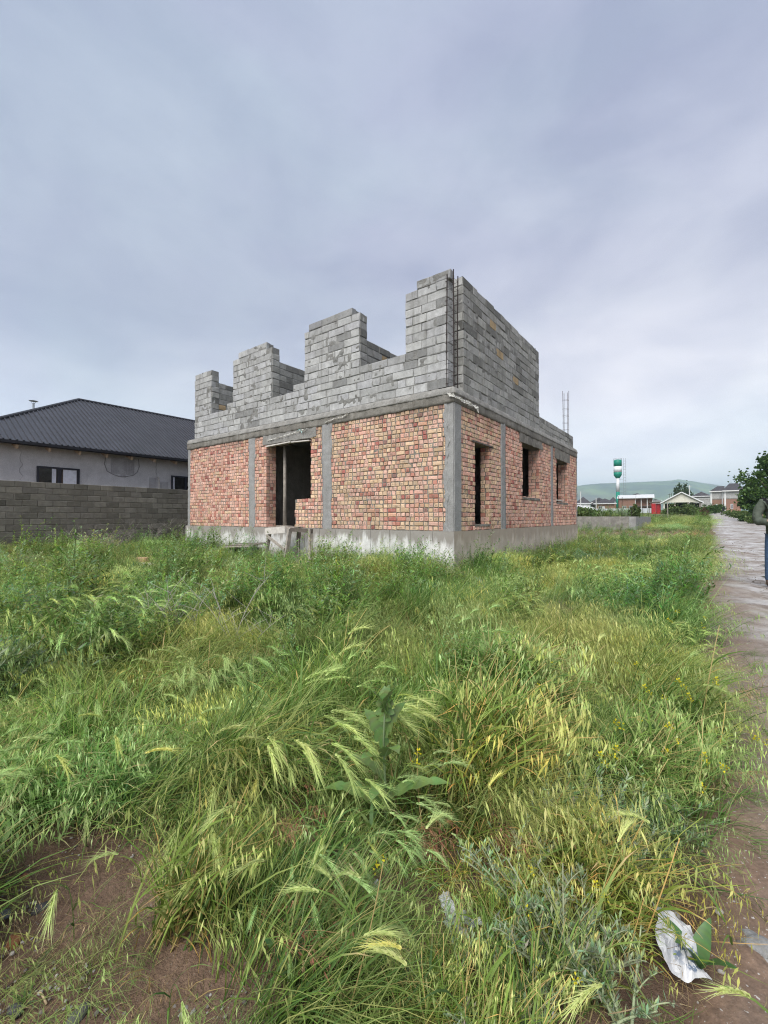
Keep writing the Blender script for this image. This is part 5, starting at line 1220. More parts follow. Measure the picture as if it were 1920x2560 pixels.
for (px, D, w_, h, lab, cols, n) in ((1873, 48, .95, 1.1, 'dark bush under the left side of the broadleaf tree', DARKG, 1700), (1897, 42, 1.0, .95, 'pale green bush on the verge just left of the standing person', MIDG, 1500), (1702, 88, 3.0, 2.5, 'large rounded green bush in front of the open shed', MIDG, 4200), (1676, 90, 1.5, 1.6, 'smaller green bush at the left side of the open shed', MIDG, 1400), (1732, 90, 2.2, 1.7, 'spreading bush before the right corner of the open shed', DARKG, 2200), (1772, 100, 2.3, 2.3, 'dark bush beside the track below the low grey block house', DARKG, 2300), (1790, 112, 2.2, 2.6, 'dark rounded bush at the far end of the track by the walker', DARKG, 2300), (1840, 75, 2.0, 1.2, 'low yellow green bush on the right verge of the track', MIDG, 1500), (1855, 62, 1.4, .9, 'small bush on the right verge below the tree', MIDG, 1000), (1585, 34, .30, 1.1, 'slim green shrub growing through rebar on the foundation', MIDG, 700), (1460, 36, 1.0, .95, 'leafy shrub on the foundation beside the brick house edge', MIDG, 1600), (1500, 36.5, 1.1, .85, 'wide shrub on the foundation under the low brick house', MIDG, 1500)):
    a = at(px, D); z0 = 1.15 if D < 40 else a[2]
    tree('bush', (a[0], a[1], z0), h * .3, [(0, 0, h * .52, w_, w_ * .9, h * .48), (-w_ * .5, .1, h * .38, w_ * .6, w_ * .6, h * .34), (w_ * .5, -.1, h * .42, w_ * .6, w_ * .6, h * .36)], n, .12 + .0012 * D, cols, int(px), .04, label=lab, cat='bush', group='bushes beyond the field')
M_RUSTC = [(.10, .055, .035), (.13, .075, .05), (.08, .05, .035)]
a = at(1761, 58); tree('dry_bush', a, .4, [(0, 0, 1.0, .5, .45, .75), (.2, 0, .5, .45, .4, .45)], 900, .14, M_RUSTC, 8, .03, label='brown withered bush at the left edge of the track', cat='bush')
for i, (px, D, top, w_, lab) in enumerate(((1692, 150, 1213, .55, 'shorter poplar at left of the poplar row behind the shed'), (1701, 150, 1203.5, .70, 'tallest poplar behind the shed'), (1715.5, 155, 1207.5, .38, 'slender poplar right of the tallest one'), (1723, 150, 1216, 1.1, 'round crowned tree behind the right slope of the shed'), (1710, 160, 1222, .5, 'low poplar between the taller poplars'))):
    a = at(px, D); h = EYE + (1293 - top) / 1072 * D - a[2]
    tree('poplar_tree', a, h * .2, [(0, 0, h * .55, w_, w_, h * .45), (.3, 0, h * .4, w_ * 1.2, w_, h * .3), (-.3, .1, h * .7, w_ * .8, w_ * .8, h * .25)], 900, .42, [(.06, .10, .05), (.08, .12, .06), (.10, .14, .07)], 60 + i, .12, label=lab, cat='tree', group='poplars behind the shed')

# ------------------------------------------------------------------ plants one can tell apart
def lobed_leaf(parent, p0, az, L, W_, th0, th1, seed, col=(.135, .215, .065), lobes=4, name='leaf'):
    rs = random.Random(seed); n = 18; pts = arc(rs, p0, az, L, th0, th1, n); mb = MB(); prev = None; side = Vector((-math.sin(az), math.cos(az), 0))
    for k, p in enumerate(pts):
        f = k / n; w_ = W_ * math.sin(math.pi * min(1, f ** .8)) ** .7 * (.42 + .58 * abs(math.sin(math.pi * (f * lobes + .15))) ** .8) + .002
        d = (pts[min(k + 1, n)] - pts[max(k - 1, 0)]).normalized(); up = side.cross(d).normalized(); fold = -.12 * w_
        mb.cur = tuple(x * rs.uniform(.85, 1.15) for x in col); back = -d * w_ * .35
        q = [mb.vert(p + side * w_ + up * fold + back), mb.vert(p + side * w_ * .45 + up * fold * .2), mb.vert(p), mb.vert(p - side * w_ * .45 + up * fold * .2), mb.vert(p - side * w_ + up * fold + back)]
        if prev:
            for j in range(4): mb.face(prev[j], prev[j + 1], q[j + 1], q[j])
        prev = q
    o = mb.build(name, M_LF, parent, True, True)
    mb = MB(); mb.cur = (.24, .34, .17)
    mb.ribbon([p + side.cross((pts[min(k + 1, n)] - pts[max(k - 1, 0)]).normalized()).normalized() * .0015 * (1 if th0 < 3 else -1) for k, p in enumerate(pts)], [.007 * (1 - k / n) + .0012 for k in range(n + 1)], side); mb.build('midrib', M_LF, o, False, True); return o
x, y = gpx(962, 2120); rs = random.Random(4)
r = empty('prickly_lettuce', (x, y, 0), 0, label='upright prickly lettuce with jagged dark green leaves in the middle foreground', cat='plant'); r.scale = (.82, .82, .95)
mb = MB(); mb.cur = (.19, .26, .13); mb.tube([(0, 0, 0), (.004, .0, .2), (-.006, .0, .42), (0, 0, .56)], [.008, .007, .005, .003], 6); mb.build('stem', M_LF, r, True, True)
for (z, az, L, W_, a0, a1, sd) in ((.16, 3.05, .30, .060, 1.0, 1.85, 1), (.19, -.10, .32, .052, 1.0, 1.75, 2), (.40, 2.5, .18, .055, .5, 1.2, 3), (.44, .4, .17, .05, .4, 1.2, 4), (.33, 3.9, .17, .042, .7, 1.7, 5), (.36, -1.2, .20, .045, .6, 1.8, 6), (.50, 1.6, .14, .045, .2, .9, 7), (.52, 3.4, .13, .045, .2, 1.0, 8), (.54, -.6, .13, .04, .2, 1.0, 9), (.27, 2.9, .22, .038, .8, 1.9, 10), (.545, .9, .10, .035, .1, .7, 12), (.24, -1.9, .2, .04, .9, 2.0, 13)):
    lobed_leaf(r, (0, 0, z), az, L, W_, a0, a1, sd)
for (px, py, lab, sd) in ((735, 2470, 'dock seedling with three long smooth leaves low in the foreground', 20), (905, 2065, 'low broad grey green leaf beside the lettuce stem', 40), (1745, 2440, 'small leafy weed growing over the white litter', 60)):
    x, y = gpx(px, py); r = empty('dock_plant', (x, y, 0), 0, label=lab, cat='plant')
    for k in range(4): lobed_leaf(r, (0, 0, .02), k * 1.7 + sd, .13, .020, .35 + .2 * (k % 2), 1.2, sd + k, (.075, .15, .05), .8)

def two(builder, n, seed0):
    out = []
    for k in range(n): out.append(builder(random.Random(seed0 + k)))
    return out
def barley_pair(rs):
    A, B = MB(), MB(); az = rs.uniform(-.5, .5); H = rs.uniform(.34, .46); dr = rs.uniform(1.0, 2.1); pts = arc(rs, (0, 0, 0), az, H, .06, dr * .6, 7, .45); stalk(A, rs, pts, .003, .002, (.19, .26, .10))
    for k in (1, 2, 4): blade(A, rs, pts[k], az + rs.uniform(-1.5, 1.5), rs.uniform(.10, .22), .5, rs.uniform(1.5, 2.4), .008, GREENS, .3, 4, rs.choice(TAN) if rs.random() < .3 else None)
    d = (pts[-1] - pts[-2]).normalized(); ep = [pts[-1]]
    for k in range(5): d = (d + Vector((.05, 0, -.12 * dr))).normalized(); ep.append(ep[-1] + d * .018)
    ear(B, rs, ep, .09, [(.46, .54, .23), (.54, .59, .30), (.40, .49, .20)], 12, .06, .006)
    return A.mesh('barley_stalk', M_GR, False, True), B.mesh('ear', M_GR, False, True), ep[2].copy()
BV = two(barley_pair, 7, 300)
EARS = dict(left=[(30, 1745), (60, 1850), (95, 1700), (170, 1740), (215, 1790), (290, 1850), (340, 1800), (385, 1880), (420, 1740), (440, 1690), (500, 1680), (530, 1640), (520, 1780), (600, 1850), (650, 1770), (555, 1830), (680, 1880), (705, 1640), (640, 1960), (830, 1650), (860, 1665), (150, 1900), (20, 1930)],
            road=[(1450, 1620), (1480, 1640), (1370, 1590), (1500, 1600), (1540, 1480), (1600, 1490), (1640, 1500), (1560, 1530), (1690, 1560), (1700, 1480), (1320, 1520), (1430, 1470), (1580, 1570), (1620, 1620), (1730, 1640), (1780, 1720), (1830, 1760), (1720, 1440), (1650, 1440), (1740, 1500), (1600, 1420), (1680, 1400)],
            front=[(275, 2140), (135, 2250), (215, 2050), (560, 2030), (790, 2150), (815, 2190), (775, 2230), (880, 2190), (935, 2340), (990, 2400), (978, 2370), (1430, 2050), (1600, 2050), (1080, 2060), (1230, 1960), (1480, 2480), (1850, 2490), (460, 2540), (640, 2160), (1555, 2090)])
ORD = ['leftmost', 'second from left', 'third from left', 'fourth from left', 'fifth from left', 'sixth from left', 'seventh from left', 'eighth from left', 'ninth from left', 'tenth from left', 'eleventh from left', 'twelfth from left']
def bins(lst, phrases, key):
    out = {}; 
    for ph in phrases:
        sel = sorted(q for q in lst if key(q) == ph)
        for i, q in enumerate(sel): out[q] = ('the only one ' if len(sel) == 1 else ORD[i] + ' of the stalks ') + ph
    return out
def ear_zone(q):
    x, y = q
    if y > 2100: return 'low at the left by the bare soil' if x < 600 else 'low in the middle foreground' if x < 1100 else 'low at the lower right'
    if x < 1150: return ('far ' if y < 1760 else 'near ') + ('in the left field' if x < 400 else 'in the field below the doorway')
    return 'by the track, in the farthest row' if y < 1500 else 'by the track, in the middle row' if y < 1620 else 'by the track, in the nearest row'
allq = [q for l_ in EARS.values() for q in l_]
EL = bins(allq, sorted(set(map(ear_zone, allq))), ear_zone)
rs = random.Random(17)
for zone, lst in EARS.items():
    for (px, py) in lst:
        A, B, e = rs.choice(BV); sc = rs.uniform(.85, 1.2) * (1.0 if zone != 'front' else .82); x, y = gpx(px, py, e.z * sc); rz = rs.gauss(0, .5) + (math.pi if (zone == 'front' and rs.random() < .5) else 0)
        ox = e.x * math.cos(rz) - e.y * math.sin(rz); oy = e.x * math.sin(rz) + e.y * math.cos(rz); bx, by = x - ox * sc, y - oy * sc
        o = bpy.data.objects.new('barley_stalk', A); link(o); o.location = (bx, by, float(gh(bx, by))); o.rotation_euler = (0, 0, rz); o.scale = (sc,) * 3; tag(o, 'wild barley, ' + EL[(px, py)], 'barley', 'wild barley in the field')
        c = bpy.data.objects.new('ear', B); link(c, o)
# mustard with yellow flower heads
M_YEL = plain('yellow_petals', (.62, .55, .03), .6, .15, 60, trans=.3)
def mustard(rs):
    A, B = MB(), MB(); pts = arc(rs, (0, 0, 0), rs.uniform(-.6, .6), rs.uniform(.38, .5), .05, rs.uniform(.5, 1.1), 7, .35); stalk(A, rs, pts, .004, .0018, (.20, .29, .09)); tips = [pts[-1]]
    for k in range(3):
        i = rs.randint(3, 6); q = arc(rs, pts[i], rs.uniform(-1.6, 1.6), rs.uniform(.08, .18), .4, 1.0, 4, .3); stalk(A, rs, q, .0024, .0012, (.24, .33, .10)); tips.append(q[-1])
    for k in range(22):
        f = rs.uniform(.35, .97); i = min(int(f * 7), 6); p = pts[i]; d = Vector((rs.uniform(-1, 1), rs.uniform(-1, 1), rs.uniform(.1, .9))).normalized(); A.cur = (.24, .33, .11); s_ = d.cross(Vector((0, 0, 1))).normalized() * .0009; L = rs.uniform(.03, .06); A.face(A.vert(p - s_), A.vert(p + s_), A.vert(p + d * L))
    for k in range(8): blade(A, rs, pts[rs.randint(0, 3)], rs.uniform(0, 6.28), rs.uniform(.05, .1), .6, 1.6, .014, GREENS, .1, 3)
    for j, tp in enumerate(tips[:2]):
        for k in range(15 if j == 0 else 8):
            d = Vector((rs.gauss(0, 1), rs.gauss(0, 1), rs.gauss(.5, .8))).normalized(); p = tp + d * rs.uniform(.002, .014); w_ = d.cross(Vector((rs.random(), rs.random(), rs.random()))).normalized() * .0035; B.face(B.vert(p), B.vert(p + d * .005 + w_), B.vert(p + d * .010), B.vert(p + d * .005 - w_))
    return A.mesh('mustard_plant', M_GR, False, True), B.mesh('flower_head', M_YEL), tips[0].copy()
MV = two(mustard, 6, 500)
MUS = [(925, 1790), (1255, 1845), (1045, 1885), (1400, 1640), (1690, 1530), (1670, 1550), (1762, 1545), (1760, 1570), (1350, 1717), (1610, 1720), (1660, 1745), (1670, 1815), (1695, 1705), (1790, 1700), (1540, 1810), (1720, 1740), (1500, 1890), (1665, 1880), (1810, 1920), (1760, 1890), (1890, 1850), (1540, 1875), (1330, 2175), (1490, 2215), (940, 2170), (1440, 2450), (1380, 1660), (1590, 1660)]
def mus_zone(q):
    x, y = q
    if y > 2100: return 'low in the foreground'
    if x < 1300: return 'in the middle of the field'
    return 'by the track, farthest flowers' if y < 1600 else 'by the track, middle flowers' if y < 1790 else 'by the track, nearest flowers'
ML = bins(MUS, sorted(set(map(mus_zone, MUS))), mus_zone)
for (px, py) in MUS:
    A, B, e = rs.choice(MV); sc = rs.uniform(.85, 1.1) * (.75 if py > 2100 else 1); x, y = gpx(px, py, e.z * sc); rz = rs.gauss(0, .4); ox = e.x * math.cos(rz) - e.y * math.sin(rz); oy = e.x * math.sin(rz) + e.y * math.cos(rz)
    o = bpy.data.objects.new('mustard_plant', A); link(o); o.location = (x - ox * sc, y - oy * sc, 0); o.rotation_euler = (0, 0, rz); o.scale = (sc,) * 3; tag(o, 'yellow mustard, ' + ML[(px, py)], 'mustard plant', 'yellow flowering mustard'); c = bpy.data.objects.new('flower_head', B); link(c, o)
# wormwood, red brome, dead weeds
def wormwood(seed, nst, H, spread):
    rs = random.Random(seed); A, B = MB(), MB()
    for j in range(nst):
        az = rs.uniform(0, 6.28); pts = arc(rs, (rs.gauss(0, .02), rs.gauss(0, .02), 0), az, H * rs.uniform(.6, 1.1), rs.uniform(.2, spread), rs.uniform(.6, 1.45), 9, .05); A.cur = (.40, .45, .33); A.tube(pts, [.0045 - .0003 * k for k in range(10)], 5)
        subs = [pts]
        for k in range(3):
            i = rs.randint(3, 7); q = arc(rs, pts[i], az + rs.uniform(-1.2, 1.2), H * rs.uniform(.2, .4), .5, 1.2, 5); A.tube(q, [.0026, .0024, .002, .0018, .0014, .001], 4); subs.append(q)
        for q in subs:
            m_ = len(q) - 1
            for k in range(70 if q is pts else 36):
                f = .12 + .88 * rs.random(); i = min(int(f * m_), m_ - 1); p = q[i].lerp(q[i + 1], f * m_ - i); ax = (q[i + 1] - q[i]).normalized(); a_ = rs.uniform(0, 6.28); d = (Vector((math.cos(a_), math.sin(a_), rs.uniform(-.2, .8))) + ax * .8).normalized(); L = rs.uniform(.012, .032); s_ = d.cross(Vector((rs.random(), rs.random(), 1))).normalized() * rs.uniform(.0016, .0036); c0 = rs.choice([(.32, .41, .27), (.38, .46, .33), (.27, .37, .24)]); B.cur = tuple(v_ * rs.uniform(.8, 1.25) for v_ in c0)
                B.face(B.vert(p), B.vert(p + d * L * .55 + s_), B.vert(p + d * L), B.vert(p + d * L * .55 - s_))
    return A, B
for (px, py, nst, H, sd, lab) in ((1400, 2500, 13, .30, 1, 'largest silvery grey green wormwood sprawling at lower right'), (1230, 2590, 9, .24, 2, 'silvery wormwood at the bottom edge of the picture'), (1330, 2330, 8, .27, 3, 'silvery wormwood stems behind the crumpled carton'), (1530, 2560, 9, .24, 4, 'silvery wormwood left of the printed white litter'), (1560, 1560, 6, .5, 5, 'grey green weed among the barley beside the track'), (1235, 1545, 8, .55, 6, 'grey green bushy weed in the middle of the field')):
    x, y = gpx(px, py); r = empty('wormwood', (x, y, 0), 0, label=lab, cat='plant'); A, B = wormwood(sd, nst, H, 1.0); A.build('stems', M_GR, r, True, True); o = B.build('leaves', M_GR, r, False, True); o['kind'] = 'stuff'
for (px, py, lab) in ((1262, 2170, 'rust red drooping brome tuft right of centre'), (1230, 2120, 'tan and red brome tuft just left of the rust red one'), (712, 2440, 'pinkish dry brome tuft above the dock seedling'), (828, 2450, 'tan dry brome tuft right of the dock seedling'), (1815, 1790, 'dry tan brome tuft at the edge of the track'), (700, 2130, 'reddish brome tuft in the left centre foreground'), (1000, 2160, 'red brown dry tuft below the right lettuce leaf'), (250, 2000, 'straw coloured brome tuft at the edge of the bare soil'), (1770, 2010, 'orange dry tuft near the track edge')):
    x, y = gpx(px, py); rs2 = random.Random(px); A, B = MB(), MB()
    for k in range(7): brome(A, rs2, (rs2.gauss(0, .02), rs2.gauss(0, .02), 0), rs2.uniform(.24, .34), REDB if 'red' in lab or 'pink' in lab else TAN[:3], (.32, .20, .10), .005, .35, 20)
    r = A.build('brome_tuft', M_DRY, None, False, True, loc=(x - .06, y, 0)); tag(r, lab, 'grass tuft')
def deadweed(px, py, H, n, lab, seed, lean=.2, name='dead_weed', x=None):
    rs2 = random.Random(seed); mb = MB(); mb.cur = (.40, .37, .33)
    for j in range(n):
        pts = arc(rs2, (rs2.gauss(0, .04), rs2.gauss(0, .04), 0), rs2.uniform(0, 6.28), H * rs2.uniform(.6, 1.1), rs2.uniform(.1, .7), rs2.uniform(.3, 1.3), 6, lean); mb.tube(pts, [.0045, .004, .0036, .003, .0025, .002, .001], 4)
        for k in range(6): q = arc(rs2, pts[rs2.randint(2, 5)], rs2.uniform(0, 6.28), H * rs2.uniform(.15, .4), rs2.uniform(.3, 1.1), rs2.uniform(.5, 1.5), 4); mb.tube(q, [.0025, .002, .0018, .0014, .001], 3)
    X, Y = gpx(px, py) if x is None else x; r = mb.build(name, M_DRY, None, False, True, loc=(X, Y, 0)); tag(r, lab, 'dead weed'); return r
deadweed(455, 1640, .75, 7, 'bleached leafless dead weed in the left middle of the field', 1, -.3); deadweed(585, 1640, .8, 5, 'upright pale dead stems right of the bleached dead weed', 2, .1)
for i, (t_, s_, H, lab) in enumerate(((12.5, -1.6, 1.3, 'dry bare stalks before the block wall at far left'), (12.6, -.4, 1.2, 'dry bare stalks before the middle of the block wall'), (12.4, .8, 1.5, 'tall dry twigs by the block wall near the brick house'), (11.9, 1.4, 1.4, 'dry twigs in the gap between block wall and brick house'), (12.5, -2.7, 1.0, 'low dry stalks at the left end of the block wall'), (5.2, -.9, .9, 'dark dry stalks before the wooden trestle'), (2.6, -.6, .8, 'thin dark stalks before the front plinth'), (-.9, 9.6, 1.0, 'dry brown stalks at the rear end of the side wall'))):
    p = fw(t_, s_); deadweed(0, 0, H, 9, lab, 30 + i, .1, x=(p[0], p[1]))

# ------------------------------------------------------------------ stones, bricks, litter, sticks
def stone(px, py, sz, col, lab, name='stone', flat=.6, sink=.3, cat='stone'):
    x, y = gpx(px, py); bm = bmesh.new(); bmesh.ops.create_icosphere(bm, subdivisions=3, radius=1); P = np.array([v.co for v in bm.verts]); d = 1 + .22 * fbm(P * 1.3 + px, int(px), 3) + .06 * fbm(P * 5 + py, int(py), 2)
    for v, k in zip(bm.verts, d): v.co = Vector((v.co.x * k * sz * 1.25, v.co.y * k * sz * .9, v.co.z * k * sz * flat))
    me = bpy.data.meshes.new(name); bm.to_mesh(me); bm.free(); me.polygons.foreach_set('use_smooth', [True] * len(me.polygons)); me.materials.append(plain(name + '_surface', col, .8, .3, 60, .5, bscale=200)); o = bpy.data.objects.new(name, me); link(o); o.location = (x, y, sz * flat * sink); o.rotation_euler = (0, 0, px * .7); tag(o, lab, cat, 'stones on the bare soil' if cat == 'stone' else None)
WH, DK, RD = (.42, .39, .34), (.06, .06, .065), (.26, .09, .06)
for q in ((10, 2140, .020, WH, 'pale rounded pebble at the left edge, upper of two'), (2, 2168, .018, (.40, .33, .26), 'pale pinkish pebble at the left edge, lower of two'), (82, 2150, .018, DK, 'dark stone beside the crossed straws'), (62, 2198, .017, RD, 'red brick chip on the bare soil'), (100, 2275, .020, DK, 'dark flat stone on the upper soil'), (40, 2528, .017, DK, 'dark stone low at left in the bare soil'), (262, 2500, .013, DK, 'small dark stone between the grass stems'), (195, 2545, .022, (.09, .09, .09), 'dark stone at the bottom edge of the soil'), (190, 2275, .022, DK, 'dark stone under the grass edge'), (5, 2290, .02, (.12, .13, .15), 'bluish stone cut by the left edge'), (1905, 2385, .05, (.22, .22, .22), 'grey and white stone at the right edge of the picture'), (1908, 2365, .012, WH, 'small white pebble above the grey stone at right'), (1690, 2290, .012, WH, 'small pale pebble on the soil near the printed litter'), (1880, 2130, .012, WH, 'pale pebble on the soil at the track edge'), (1860, 2330, .012, (.3, .25, .2), 'tan pebble left of the grey stone'), (945, 2240, .030, (.40, .39, .37), 'pale lump of rubble in the grass centre'), (1035, 2060, .022, (.45, .44, .42), 'white chip of rubble under the lettuce leaf'), (1010, 2430, .05, (.26, .22, .17), 'tan rubble lump among dry stems at the bottom')): stone(*q)
stone(35, 2362, .021, (.20, .085, .04), 'rusty brown clod on the bare soil at left', 'clod', .8, .4, 'clod'); stone(240, 1424, .22, (.40, .39, .36), 'pale rubble lump in the grass near the block wall', 'rubble', .4, .3, 'rubble'); stone(362, 1424, .32, (.38, .36, .33), 'pale rubble pile under the loose red brick', 'rubble', .45, .3, 'rubble')
x, y = gpx(365, 1424); me = piece_mesh('loose_brick', .26, .12, .13, M_BRB, random.Random(2), .004, .012); o = bpy.data.objects.new('loose_brick', me); link(o); o.location = (x - .02, y - .2, .24); o.rotation_euler = (0, 0, -.2); tag(o, 'loose orange red brick lying on rubble in the left grass', 'brick')
def litter(px, py, w_, h_, mat, lab, seed, name='litter', z=.02, stripe=None):
    rs2 = random.Random(seed); n, m_ = 16, 12; P = np.zeros((n, m_, 3)); g = np.stack(np.meshgrid(np.linspace(-.5, .5, n), np.linspace(-.5, .5, m_), indexing='ij'), -1)
    Q = np.concatenate([g * 3 + seed, np.zeros((n, m_, 1))], -1); P[..., 0] = g[..., 0] * w_ * (1 + .25 * fbm(Q, seed, 2)); P[..., 1] = g[..., 1] * h_ * (1 + .25 * fbm(Q, seed + 3, 2)); P[..., 2] = .30 * w_ * (fbm(Q * .8, seed + 5, 2)) + .35 * w_ + .04 * w_ * fbm(Q * 4, seed + 8, 2)
    x, y = gpx(px, py); mb = MB(); mb.grid(P); o = mb.build(name, mat, None, False, loc=(x, y, z)); o.rotation_euler = (.25, .1, rs2.uniform(-.6, .6)); tag(o, lab, 'litter'); return o
M_LIT = plain('white_plastic', (.50, .51, .53), .4, .12, 10, .2, spec=.4); M_LITG = plain('grey_carton', (.40, .43, .42), .6, .2, 14, .3)
m, t = new_mat('printed_plastic'); g = t.n('ShaderNodeTexCoord').outputs['Object']; sx = t.n('ShaderNodeSeparateXYZ', {0: g})
k = t.math('MULTIPLY', t.remap(t.n('ShaderNodeVectorMath', {0: g, 1: (.015, -.02, .03)}, operation='DISTANCE').outputs['Value'], .030, .036, 1, 0), t.remap(t.noise(g, 90, 2, .5), .47, .5)); finish(t, t.mix(t.math('MULTIPLY', k, .85), (.50, .51, .53, 1), (.08, .13, .22, 1)), .4, t.noise(g, 40, 4), .25, .01, .4); M_PRINT = m
litter(1690, 2405, .115, .14, M_PRINT, 'crumpled white plastic packet with dark blue print at lower right', 3); litter(1150, 2350, .10, .05, M_LITG, 'flattened grey carton scrap in the lower centre', 5, z=.03); litter(1118, 2290, .04, .07, M_LIT, 'white folded scrap above the grey carton', 6); litter(1665, 2030, .08, .10, M_LIT, 'crumpled white plastic scrap in the grass beside the track', 8); litter(925, 2250, .07, .04, M_LIT, 'small white plastic scrap in the centre grass', 9); litter(1360, 2330, .03, .10, plain('yellow_scrap', (.5, .33, .03), .5, .1, 20), 'small yellow plastic scrap behind the wormwood', 10)
def stick(px, py, L, ang, rad, col, lab, seed):
    rs2 = random.Random(seed); x, y = gpx(px, py); mb = MB(); n = 6; mb.tube([(L * (k / n - .5) * math.cos(ang), L * (k / n - .5) * math.sin(ang), .006 + rs2.uniform(0, .006) + .01 * math.sin(k)) for k in range(n + 1)], [rad * (1 - .08 * k) for k in range(n + 1)], 5)
    o = mb.build('dry_stick', col, None, True, loc=(x, y, 0)); tag(o, lab, 'stick', 'dry sticks and straws on the soil')
M_STR = plain('straw', (.42, .32, .20), .8, .2, 30); M_STK = plain('stick_brown', (.13, .09, .07), .85, .3, 30)
for i, q in enumerate(((82, 2160, .07, 2.3, .002, M_STR, 'straw crossing another straw by the dark stone'), (75, 2170, .06, 2.2, .002, M_STR, 'second straw of the crossed pair by the dark stone'), (118, 2410, .05, 1.1, .002, M_STR, 'short straw standing on the soil'), (210, 2415, .06, .5, .003, M_STR, 'bent straw in the middle of the soil'), (95, 2490, .10, 2.6, .003, M_STR, 'long thin stick low on the soil'), (30, 2470, .14, 1.2, .003, M_STK, 'dark root across the soil at lower left'), (30, 2125, .08, .2, .002, M_STK, 'dark twig at the upper edge of the soil'), (1890, 2110, .22, 2.9, .004, M_STK, 'dark stick on the soil at the track edge'), (1880, 2080, .16, 2.7, .003, M_STK, 'thin dark stick beside the track edge'), (1770, 2240, .10, 1.4, .002, M_STR, 'orange straw upright beside the soil at right'), (1800, 2280, .14, .1, .002, M_STR, 'orange straw lying on the soil at right'), (1860, 2240, .16, 2.5, .0025, M_STR, 'bundle end of pale straw at the right edge'), (1870, 2470, .2, 2.9, .003, M_STK, 'dark root on the soil at lower right'))): stick(*q, i)
PT, RT, SCL, ID = [], [], [], []
rng = np.random.default_rng(25)
for i in range(90):
    s_ = rng.uniform(1.0, 6); e = float(road_edge(s_)); X, Y = ws(e + rng.uniform(-.25, .28), s_); PT.append((X, Y, .0)); RT.append((rng.normal(0, .5), rng.uniform(.6, 1.3), rng.normal(-.3, .6))); k = rng.uniform(.35, .7); SCL.append((k, k, k)); ID.append(rng.choice(G_ID[['dry', 'fine', 'broad', 'leafy'][int(rng.choice(4, p=[.45, .25, .1, .2]))]]))
for i in range(60):
    x, y = gpx(rng.uniform(0, 420), rng.uniform(2120, 2550)); k = rng.uniform(.2, .45); PT.append((x, y, -.01)); RT.append((rng.normal(0, .3), rng.normal(.2, .4), rng.uniform(-1, 1))); SCL.append((k, k, k)); ID.append(rng.choice(G_ID[['dry', 'fine', 'broad'][int(rng.choice(3, p=[.55, .25, .2]))]]))
scatter('straw_litter', G_COLL, PT, RT, SCL, ID)

# ------------------------------------------------------------------ people
def skin_body(name, joints, edges, mats, parent, root=0, sub=2):
    """joints: (x, y, z, radius or (rx, ry)); one continuous skinned surface"""
    me = bpy.data.meshes.new(name); me.from_pydata([j[:3] for j in joints], edges, []); me.update()
    for m_ in (mats if isinstance(mats, (list, tuple)) else [mats]): me.materials.append(m_)
    o = bpy.data.objects.new(name, me); link(o, parent); o.modifiers.new('skin', 'SKIN')
    if not me.skin_vertices: me.attributes.new  # layer is made with the modifier
    for k, j in enumerate(joints):
        r_ = j[3] if isinstance(j[3], tuple) else (j[3], j[3]); me.skin_vertices[0].data[k].radius = r_
    me.skin_vertices[0].data[root].use_root = True
    s = o.modifiers.new('smooth', 'SUBSURF'); s.levels = sub; s.render_levels = sub
    o.modifiers['skin'].use_smooth_shade = True; return o
M_SKIN = plain('skin', (.50, .31, .23), .55, .08, 9); M_JACK = plain('olive_jacket', (.065, .078, .060), .75, .18, 5, .5, bscale=18, bd=.01); M_JEAN = plain('blue_denim', (.045, .085, .16), .85, .25, 30, .3); M_HAIR = plain('auburn_hair', (.17, .055, .025), .5, .3, 40, .4, bscale=90); M_BLKF2 = plain('black_cloth', (.012, .012, .014), .8, .2, 12, .3); M_BOOT = plain('brown_boot', (.06, .04, .03), .6, .2, 10); M_LINER = plain('pale_collar', (.45, .40, .36), .8, .15, 10)
px0 = 1947; yy = 7.5; a = at(px0, yy); a[2] = float(gh(a[0], a[1])) + .01
person = empty('person', tuple(a), -.55, label='person in olive jacket with folded arms and auburn hair at the right edge', cat='person')
J = [(0, 0, .96, (.15, .11)), (0, -.01, 1.12, (.13, .10)), (0, -.01, 1.30, (.155, .11)), (0, 0, 1.45, (.12, .085)), (0, -.01, 1.54, .055), (0, -.02, 1.61, .062), (0, -.025, 1.69, (.078, .095)), (0, -.02, 1.76, (.06, .075)),
     (.19, .0, 1.465, .065), (.265, -.03, 1.30, .052), (.275, -.08, 1.16, .046), (.12, -.24, 1.16, .036), (-.02, -.26, 1.18, .028),
     (-.19, .0, 1.465, .065), (-.265, -.03, 1.30, .052), (-.275, -.08, 1.14, .046), (-.10, -.22, 1.12, .036), (.06, -.23, 1.12, .028),
     (.10, 0, .88, .095), (.11, -.02, .5, .06), (.12, .03, .10, .045), (.13, -.12, .04, .035), (-.10, 0, .88, .095), (-.11, .01, .5, .06), (-.12, .05, .10, .045), (-.14, -.10, .04, .035)]
E_ = [(0, 1), (1, 2), (2, 3), (3, 4), (4, 5), (5, 6), (6, 7), (3, 8), (8, 9), (9, 10), (10, 11), (11, 12), (3, 13), (13, 14), (14, 15), (15, 16), (16, 17), (0, 18), (18, 19), (19, 20), (20, 21), (0, 22), (22, 23), (23, 24), (24, 25)]
skin_body('body', J, E_, M_SKIN, person)
